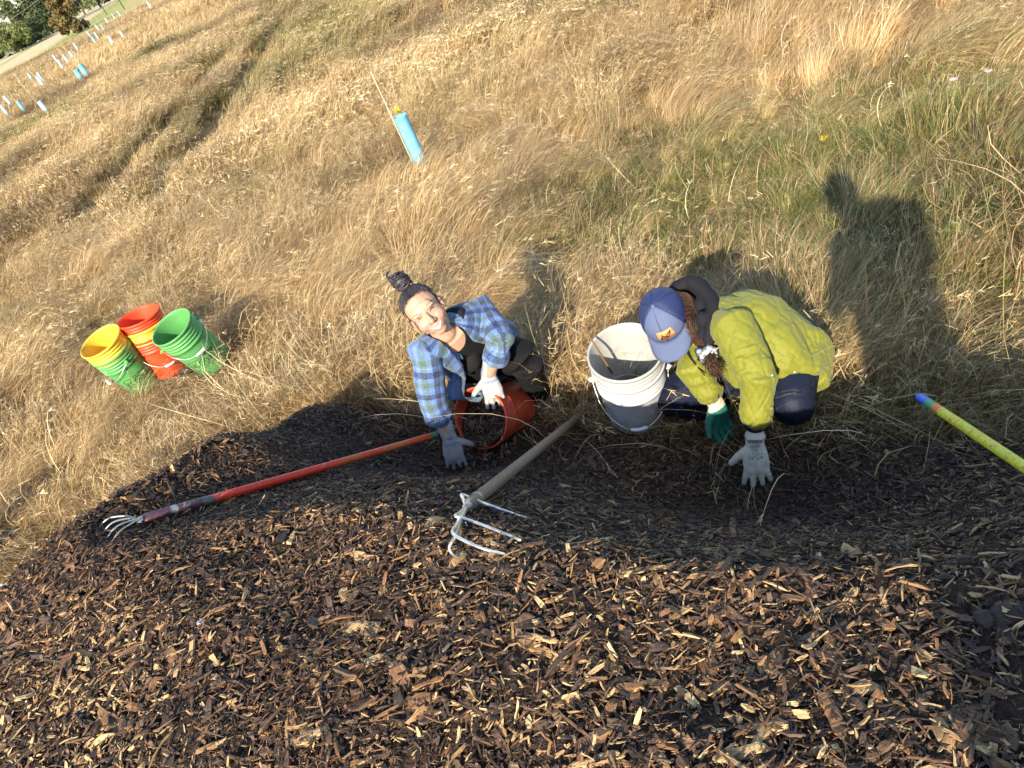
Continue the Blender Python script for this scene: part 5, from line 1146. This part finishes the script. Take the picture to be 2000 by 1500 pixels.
for i in range(8):
    for j in range(4): q = i*5+j; Fp.append((q, q+5, q+6, q+1))
pa_ = cobj('leather_patch', (np.array(Vp), Fp), LEATH, cap_); s_ = pa_.modifiers.new('t', 'SOLIDIFY'); s_.thickness = .002
BRN = flat('burnt_mark', (.07, .03, .012))
def pm(pts, rad=.0024): return loft([crown(.10+a, .38+e, .0072) for a, e in pts], rad, n=5, cap=1)
cobj('burnt_emblem', join([pm([(-.24, -.05), (-.12, .03), (-.02, -.02), (.08, .05), (.17, .10), (.25, .14)]), pm([(-.24, -.05), (-.10, -.06), (.04, -.07), (.14, -.02), (.25, .14)]), pm([(-.12, .03), (-.16, .08)]), pm([(-.02, -.02), (.02, -.07)]), pm([(-.26, -.11), (-.1, -.13), (.1, -.11), (.26, -.08)], .0015)]), BRN, cap_)
# gloves
ld = nrm(img(1480, 940, 2.95)-K['LW']); ln = nrm(CAM-K['LW'])
glove('glove', dict(fd=K['LW']-K['LE'], W=K['LW']+ld*.034, d=ld, n=ln, thumb=1 if np.cross(ln, ld) @ CX < 0 else -1, curl=.26, spread=.19, scale=1.10, tspread=.95, tc=.6, cuff=.034), GLOVE_G, p2, INK_G, dict(items=[('NSEA', .020, -.018, 0, INK_P), ('////////', .015, .002, 0, INK_G), ('XS', .016, .016, 0, INK_G), ('= ///\\\\\\ =', .015, .030, 0, INK_G), ('ATLAS', .017, .044, 0, INK_G)]), coat_lim=.05)
rd = nrm(img(1412, 842, 3.12)-K['RW']); rn = nrm(-.5*CX - .75*view + .1*CY)
glove('glove', dict(fd=K['RW']-K['RE'], W=K['RW']+rd*.012, d=rd, n=rn, thumb=1 if np.cross(rn, rd) @ view > 0 else -1, curl=.45, spread=.12, scale=1.06, tspread=.9, tc=.5, cuff=.035), GLOVE_G, p2, INK_G, dict(items=[('NSEA', .022, -.012, 0, INK_P)]), coat_lim=.45)

# ------------------------------------------------------------------ the photographer, standing behind the viewpoint
qz = float(pile_z(-.25, -.45)); B = np.array([.08, -.44, .80]); DK = fabric('dark_coat_cloth', (.03, .035, .05))
V, N, Q = fuse([ellip(B+(-.10, .06, 1.56), (.085, .10, .125)), loft([B+(-.09, .03, 1.5), B+(-.03, 0, 1.38)], .06), loft([B+(0, 0, 1.38), B+(0, 0, 1.15), B+(0, 0, .85)], [.19, .19, .18], [.11, .12, .12], side=(1, 0, 0), n=18), loft([B+(-.09, 0, .85), B+(-.10, .02, .45), B+(-.11, 0, .03)], [.095, .07, .05]), loft([B+(.09, 0, .85), B+(.10, .02, .45), B+(.11, 0, .03)], [.095, .07, .05]),
                loft([B+(-.19, 0, 1.36), B+(-.23, .06, 1.10), B+(-.06, .26, 1.22)], [.06, .05, .035]), loft([B+(.19, 0, 1.36), B+(.23, .06, 1.10), B+(.04, .26, 1.22)], [.06, .05, .035])], .009, 5)
p3 = np_obj('person', V, Q, DK, None, base=B); fattr(p3.data, 'blush', np.zeros(len(V)))
tag(p3, 'standing person holding the viewpoint, seen only by the shadow cast on the grass at right', 'person')

# ------------------------------------------------------------------ single pieces lying on the mulch
r6 = np.random.default_rng(61)
PALE = chip_mat('pale_wood', lambda m: m.ramp(m.noise(m.coord(), 20, 3), [(.3, .86), (.7, 1.0)])); BROWN = chip_mat('brown_wood', lambda m: m.ramp(m.noise(m.coord(), 20, 3), [(.3, .45), (.7, .62)])); BLACKW = chip_mat('charred_wood', lambda m: m.ramp(m.noise(m.coord(), 20, 3), [(.3, .0), (.7, .12)])); ORNG = chip_mat('orange_wood', lambda m: m.ramp(m.noise(m.coord(), 20, 3), [(.3, .72), (.7, .84)])); YELW = chip_mat('yellow_wood', lambda m: m.ramp(m.noise(m.coord(), 20, 3), [(.3, .88), (.7, .97)]))
def on_s(u, v, o=.012): return at(u, v, surf_t(u, v)-o)
def splinter(P, w, t, seed):
    """a split stick through P: uneven width, ragged ends"""
    rr = np.random.default_rng(seed); P = curve_pts(P, 5) if len(P) > 2 else [np.asarray(P[0])+(np.asarray(P[1])-np.asarray(P[0]))*k/7 for k in range(8)]
    k = len(P); rx = [w*.5*(.75+.5*rr.random())*(1 if 0 < i < k-1 else .45) for i in range(k)]; ry = [t*.5*(.75+.5*rr.random())*(1 if 0 < i < k-1 else .5) for i in range(k)]
    P = [p+rr.normal(0, w*.05, 3) for p in P]; return loft(P, rx, ry, side=np.cross(P[-1]-P[0], (0, 0, 1)), n=7, cap=1, expo=3.0)
PIECES = [
    ('stick', [(1202, 1124), (1280, 1112), (1366, 1096)], .016, .013, PALE, 'long pale stick lying right of centre on the mulch', 'stick'),
    ('stick', [(1364, 1074), (1420, 1072), (1468, 1062)], .010, .009, YELW, 'short pale twig above the long pale stick', 'stick'),
    ('wood_piece', [(1388, 1126), (1430, 1095), (1462, 1066)], .030, .018, BROWN, 'thick weathered brown wood piece lying diagonally beside the long pale stick', 'wood piece'),
    ('wood_chip', [(1430, 1052), (1432, 1008)], .020, .010, ORNG, 'flat orange chip standing upright below the hands of the capped person', 'wood chip'),
    ('wood_block', [(1150, 892), (1163, 920)], .034, .020, BROWN, 'grey brown wood block lying right of the fork handle', 'wood block'),
    ('wood_chip', [(1170, 892), (1180, 918)], .022, .012, ORNG, 'reddish chip touching the grey brown wood block', 'wood chip'),
    ('wood_piece', [(915, 1110), (960, 1113), (1000, 1108)], .026, .016, BLACKW, 'charred black wood piece below the fork tines', 'wood piece'),
    ('bark_curl', [(512, 1112), (527, 1128), (532, 1158)], .018, .006, BROWN, 'curled grey brown bark strip left of the fork', 'bark'),
    ('wood_chip', [(668, 1148), (674, 1176)], .024, .006, YELW, 'bright yellow triangular chip in the middle of the mulch', 'wood chip'),
    ('wood_piece', [(668, 1232), (700, 1226), (735, 1224)], .034, .014, PALE, 'ragged pale splintered chunk near the lower middle', 'wood piece'),
    ('stick', [(998, 1234), (1045, 1245), (1095, 1254)], .013, .008, PALE, 'pale flat splinter below the fork pointing right', 'stick'),
    ('stick', [(838, 1222), (880, 1224), (920, 1230)], .009, .007, YELW, 'thin yellowish splinter left of the pale flat splinter', 'stick'),
    ('twig', [(772, 1086), (785, 1050), (812, 1008)], .004, .004, PALE, 'thin bare twig rising left of the fork tines', 'twig'),
    ('wood_piece', [(870, 1270), (885, 1235), (905, 1195)], .018, .010, BLACKW, 'long dark wood strip standing among chips under the fork', 'wood piece'),
    ('stick', [(1110, 1500), (1160, 1488), (1206, 1472)], .018, .012, YELW, 'yellow stick cut by the bottom edge near the middle', 'stick'),
    ('stick', [(1608, 1352), (1625, 1390), (1648, 1442)], .022, .013, ORNG, 'stout pale orange stick near the bottom right', 'stick'),
    ('stick', [(1665, 1362), (1715, 1415), (1762, 1468)], .014, .011, BROWN, 'long thin brown stick slanting down near the bottom right', 'stick'),
    ('stick', [(1395, 1486), (1450, 1470), (1505, 1462)], .022, .010, PALE, 'broad pale splinter near the bottom edge right of middle', 'stick'),
    ('wood_piece', [(1905, 1215), (1955, 1205), (2010, 1190)], .034, .020, BLACKW, 'dark bark slab at the right edge', 'wood piece'),
    ('wood_shaving', [(196, 1190), (212, 1206), (240, 1200), (266, 1190)], .014, .004, YELW, 'curved yellow wood shaving at the left side of the pile', 'shaving'),
    ('stick', [(140, 1190), (185, 1165), (228, 1140)], .014, .008, ORNG, 'orange split stick left of the curved shaving', 'stick'),
    ('stick', [(1712, 1118), (1722, 1160), (1732, 1196)], .010, .008, PALE, 'slim pale stick lying upright in the right part of the mulch', 'stick'),
    ('wood_piece', [(1510, 1105), (1560, 1118), (1590, 1140)], .026, .012, BROWN, 'frayed grey brown strip right of the weathered piece', 'wood piece'),
    ('wood_chip', [(560, 1460), (600, 1440), (640, 1424)], .026, .010, PALE, 'long pale ragged chip near the bottom left of middle', 'wood chip'),
    ('stick', [(1530, 858), (1565, 862), (1597, 868)], .008, .007, PALE, 'pale twig lying right of the front glove', 'twig'),
    ('root', [(1800, 842), (1813, 815), (1800, 788)], .020, .018, BROWN, 'bent brown root propping the yellow handle', 'root'),
]
for nm, P, w_, t_, mt, lab, cat in PIECES:
    pts = [on_s(u, v) for u, v in P]; tag(obj(nm, splinter(pts, w_, t_, len(lab)), mt, None, False, base=pts[0]), lab, cat)
V, F = ellip((0, 0, 0), (.017, .013, .009), n=10, m=7); q = on_s(393, 1217, .006); tag(obj('pebble', (V+q+r6.normal(0, .0008, V.shape), F), NM('grey_stone').bsdf((.33, .36, .40), .6, .3), None, base=q), 'smooth grey pebble lying on the chips at left', 'pebble')
# 300 of the larger chips as parts of the pile
big = []
for i in range(14):
    rr = np.random.default_rng(300+i); L = .05+.045*rr.random(); W = L*(.16+.30*rr.random()); me = chip_mesh('wood_chip', L, W, W*(.22+.3*rr.random()), 300+i); big.append(me)
BIGM = [chip_mat('large_chip_%d' % k, (lambda kk: (lambda m: m.ramp(m.noise(m.coord(), 25, 3), [(.3, kk), (.7, min(1, kk+.12))])))(k_)) for k, k_ in enumerate((.10, .42, .58, .66, .74, .80, .88))]
cnt = 0; variants = {}
while cnt < 300:
    u, v = r6.uniform(0, 2000), 800+700*r6.random()**.75; t_ = surf_t(u, v)
    if t_ > 4: continue
    P0 = at(u, v, t_-.006); 
    if toe_dist(np.array([P0[0]]), np.array([P0[1]]))[0] < .06: continue
    mi, ki = int(r6.integers(0, 14)), int(r6.integers(0, 7))
    if (mi, ki) not in variants: me = big[mi].copy(); me.materials.append(BIGM[ki]); variants[(mi, ki)] = me
    o = bpy.data.objects.new('wood_chip', variants[(mi, ki)]); COL.objects.link(o); o.parent = pile
    nv = pile_normal(np.array([P0[0]]), np.array([P0[1]])); e_ = lay_euler(nv, r6, np.array([.35*r6.random()]))[0]; o.location = P0; o.rotation_euler = e_; s_ = .55+.6*r6.random()**2; o.scale = (s_, s_, s_); cnt += 1
# ------------------------------------------------------------------ leaves, weeds and flowers in the grass
def leaf_obj(u, v, up, L, W, col, lab, seed):
    rr = np.random.default_rng(seed); b = on_s(u, v, .0); c = b+np.array([0, 0, up]); parts = [leaf_card(c, (rr.normal(), rr.normal(), .4*rr.random()), L*(.8+.4*rr.random()), W, rr) for _ in range(2)]; tag(obj('fallen_leaf', join(parts), NM('leaf_%d' % seed).bsdf(col, .6, .3, trans=.3), None, base=b), lab, 'leaf')
leaf_obj(1615, 330, .18, .06, .03, (.62, .42, .03), 'yellow leaf caught in the grass above the photographer shadow', 1)
leaf_obj(1655, 462, .06, .07, .04, (.26, .10, .03), 'orange brown leaf in the shaded grass at right', 2)
leaf_obj(1262, 690, .05, .06, .03, (.3, .15, .04), 'small brown leaf in the grass by the capped person', 3)
def weed(u, v, h, n, col, leafcol, lab, seed, leaf=.03, spread=.35, cat='weed', name='dry_weed'):
    rr = np.random.default_rng(seed); b = on_s(u, v, .0); t = tag(empty(name, b), lab, cat); st = []; lv = []
    for i in range(n):
        a = rr.uniform(0, 2*pi); tip = b+np.array([cos(a)*spread*h*rr.random(), sin(a)*spread*h*rr.random(), h*(.6+.4*rr.random())]); P = curve_pts([b, (b+tip)/2+rr.normal(0, .02*h, 3), tip], 4); st.append(loft(P, [.0022]*(len(P)-1)+[.001], n=5))
        for k in range(7): p_ = P[2+int(rr.integers(0, len(P)-2))]; lv.append(leaf_card(p_, (rr.normal(), rr.normal(), .5), leaf*(.5+rr.random()), leaf*.5, rr))
    obj('stem', join(st), NM('stem_%d' % seed).bsdf(col, .7, .2), t); obj('foliage', join(lv), NM('weedleaf_%d' % seed).bsdf(leafcol, .7, .2, trans=.25), t)
weed(1046, 745, .30, 5, (.28, .17, .07), (.42, .27, .10), 'dried seedy weed standing in front of the plaid shirted person knee', 11, .018, .3)
weed(1645, 440, .22, 2, (.25, .10, .04), (.30, .11, .03), 'reddish weed stalk with a few leaves in the shaded grass', 12, .016, .1)
weed(1760, 390, .10, 8, (.12, .2, .04), (.10, .22, .04), 'bright green clover patch beside the shadow at right', 13, .035, 1.0, 'clover', 'clover_patch')
weed(1615, 705, .10, 7, (.12, .2, .04), (.08, .20, .04), 'green broadleaf weed right of the lime jacket hem', 14, .045, .9, 'weed', 'green_weed')
weed(640, 930, .0001+.16, 5, (.14, .2, .05), (.14, .22, .05), 'small green weed at the back edge of the mulch left of the red handle', 15, .03, .7, 'weed', 'green_weed') if False else None
weed(1885, 470, .12, 7, (.12, .2, .04), (.12, .24, .05), 'low green weed near the right edge below the flowers', 16, .04, .9, 'weed', 'green_weed')
for k, (u, v, lab) in enumerate(((1925, 262, 'pink aster flower at the right side of the meadow, higher one'), (1862, 275, 'pink aster flower at the right side of the meadow, left one'))):
    rr = np.random.default_rng(40+k); b = on_s(u, v, 0); t = tag(empty('aster_flower', b), lab, 'flower', 'pink asters'); top = b+np.array([.01, 0, .34]); obj('stem', loft([b, top], .0022, n=5), NM('aster_stem%d' % k).bsdf((.16, .2, .06), .7, .2), t)
    obj('petals', join([leaf_card(top, (cos(a), sin(a), .35), .024, .010, rr) for a in np.linspace(0, 6.28, 13)]), NM('aster_petal%d' % k).bsdf((.62, .40, .58), .6, .2, trans=.3), t); obj('disc', ellip(top+(0, 0, .003), (.007, .007, .004), n=8, m=6), flat('aster_disc%d' % k, (.55, .40, .05)), t)
# dark glove dropped by the far buckets
q = onz(369, 728, .06); parts = [ellip(q+(0, 0, .02), (.05, .035, .03))]+[loft([q, q+np.array([.07*cos(a), .07*sin(a), .02+.03*random.random()])], [.013, .010], n=7) for a in (0, .7, 1.4, 2.6, 4)]
V, N, Q = fuse(parts, .006, 3); V = V+N*(.014*vert_noise(V, 30, 2))[:, None]; tag(np_obj('work_glove', V, Q, fabric('dark_glove_cloth', (.018, .020, .026)), None, base=q), 'crumpled dark glove lying in front of the red bucket stack', 'glove')
build_grass()
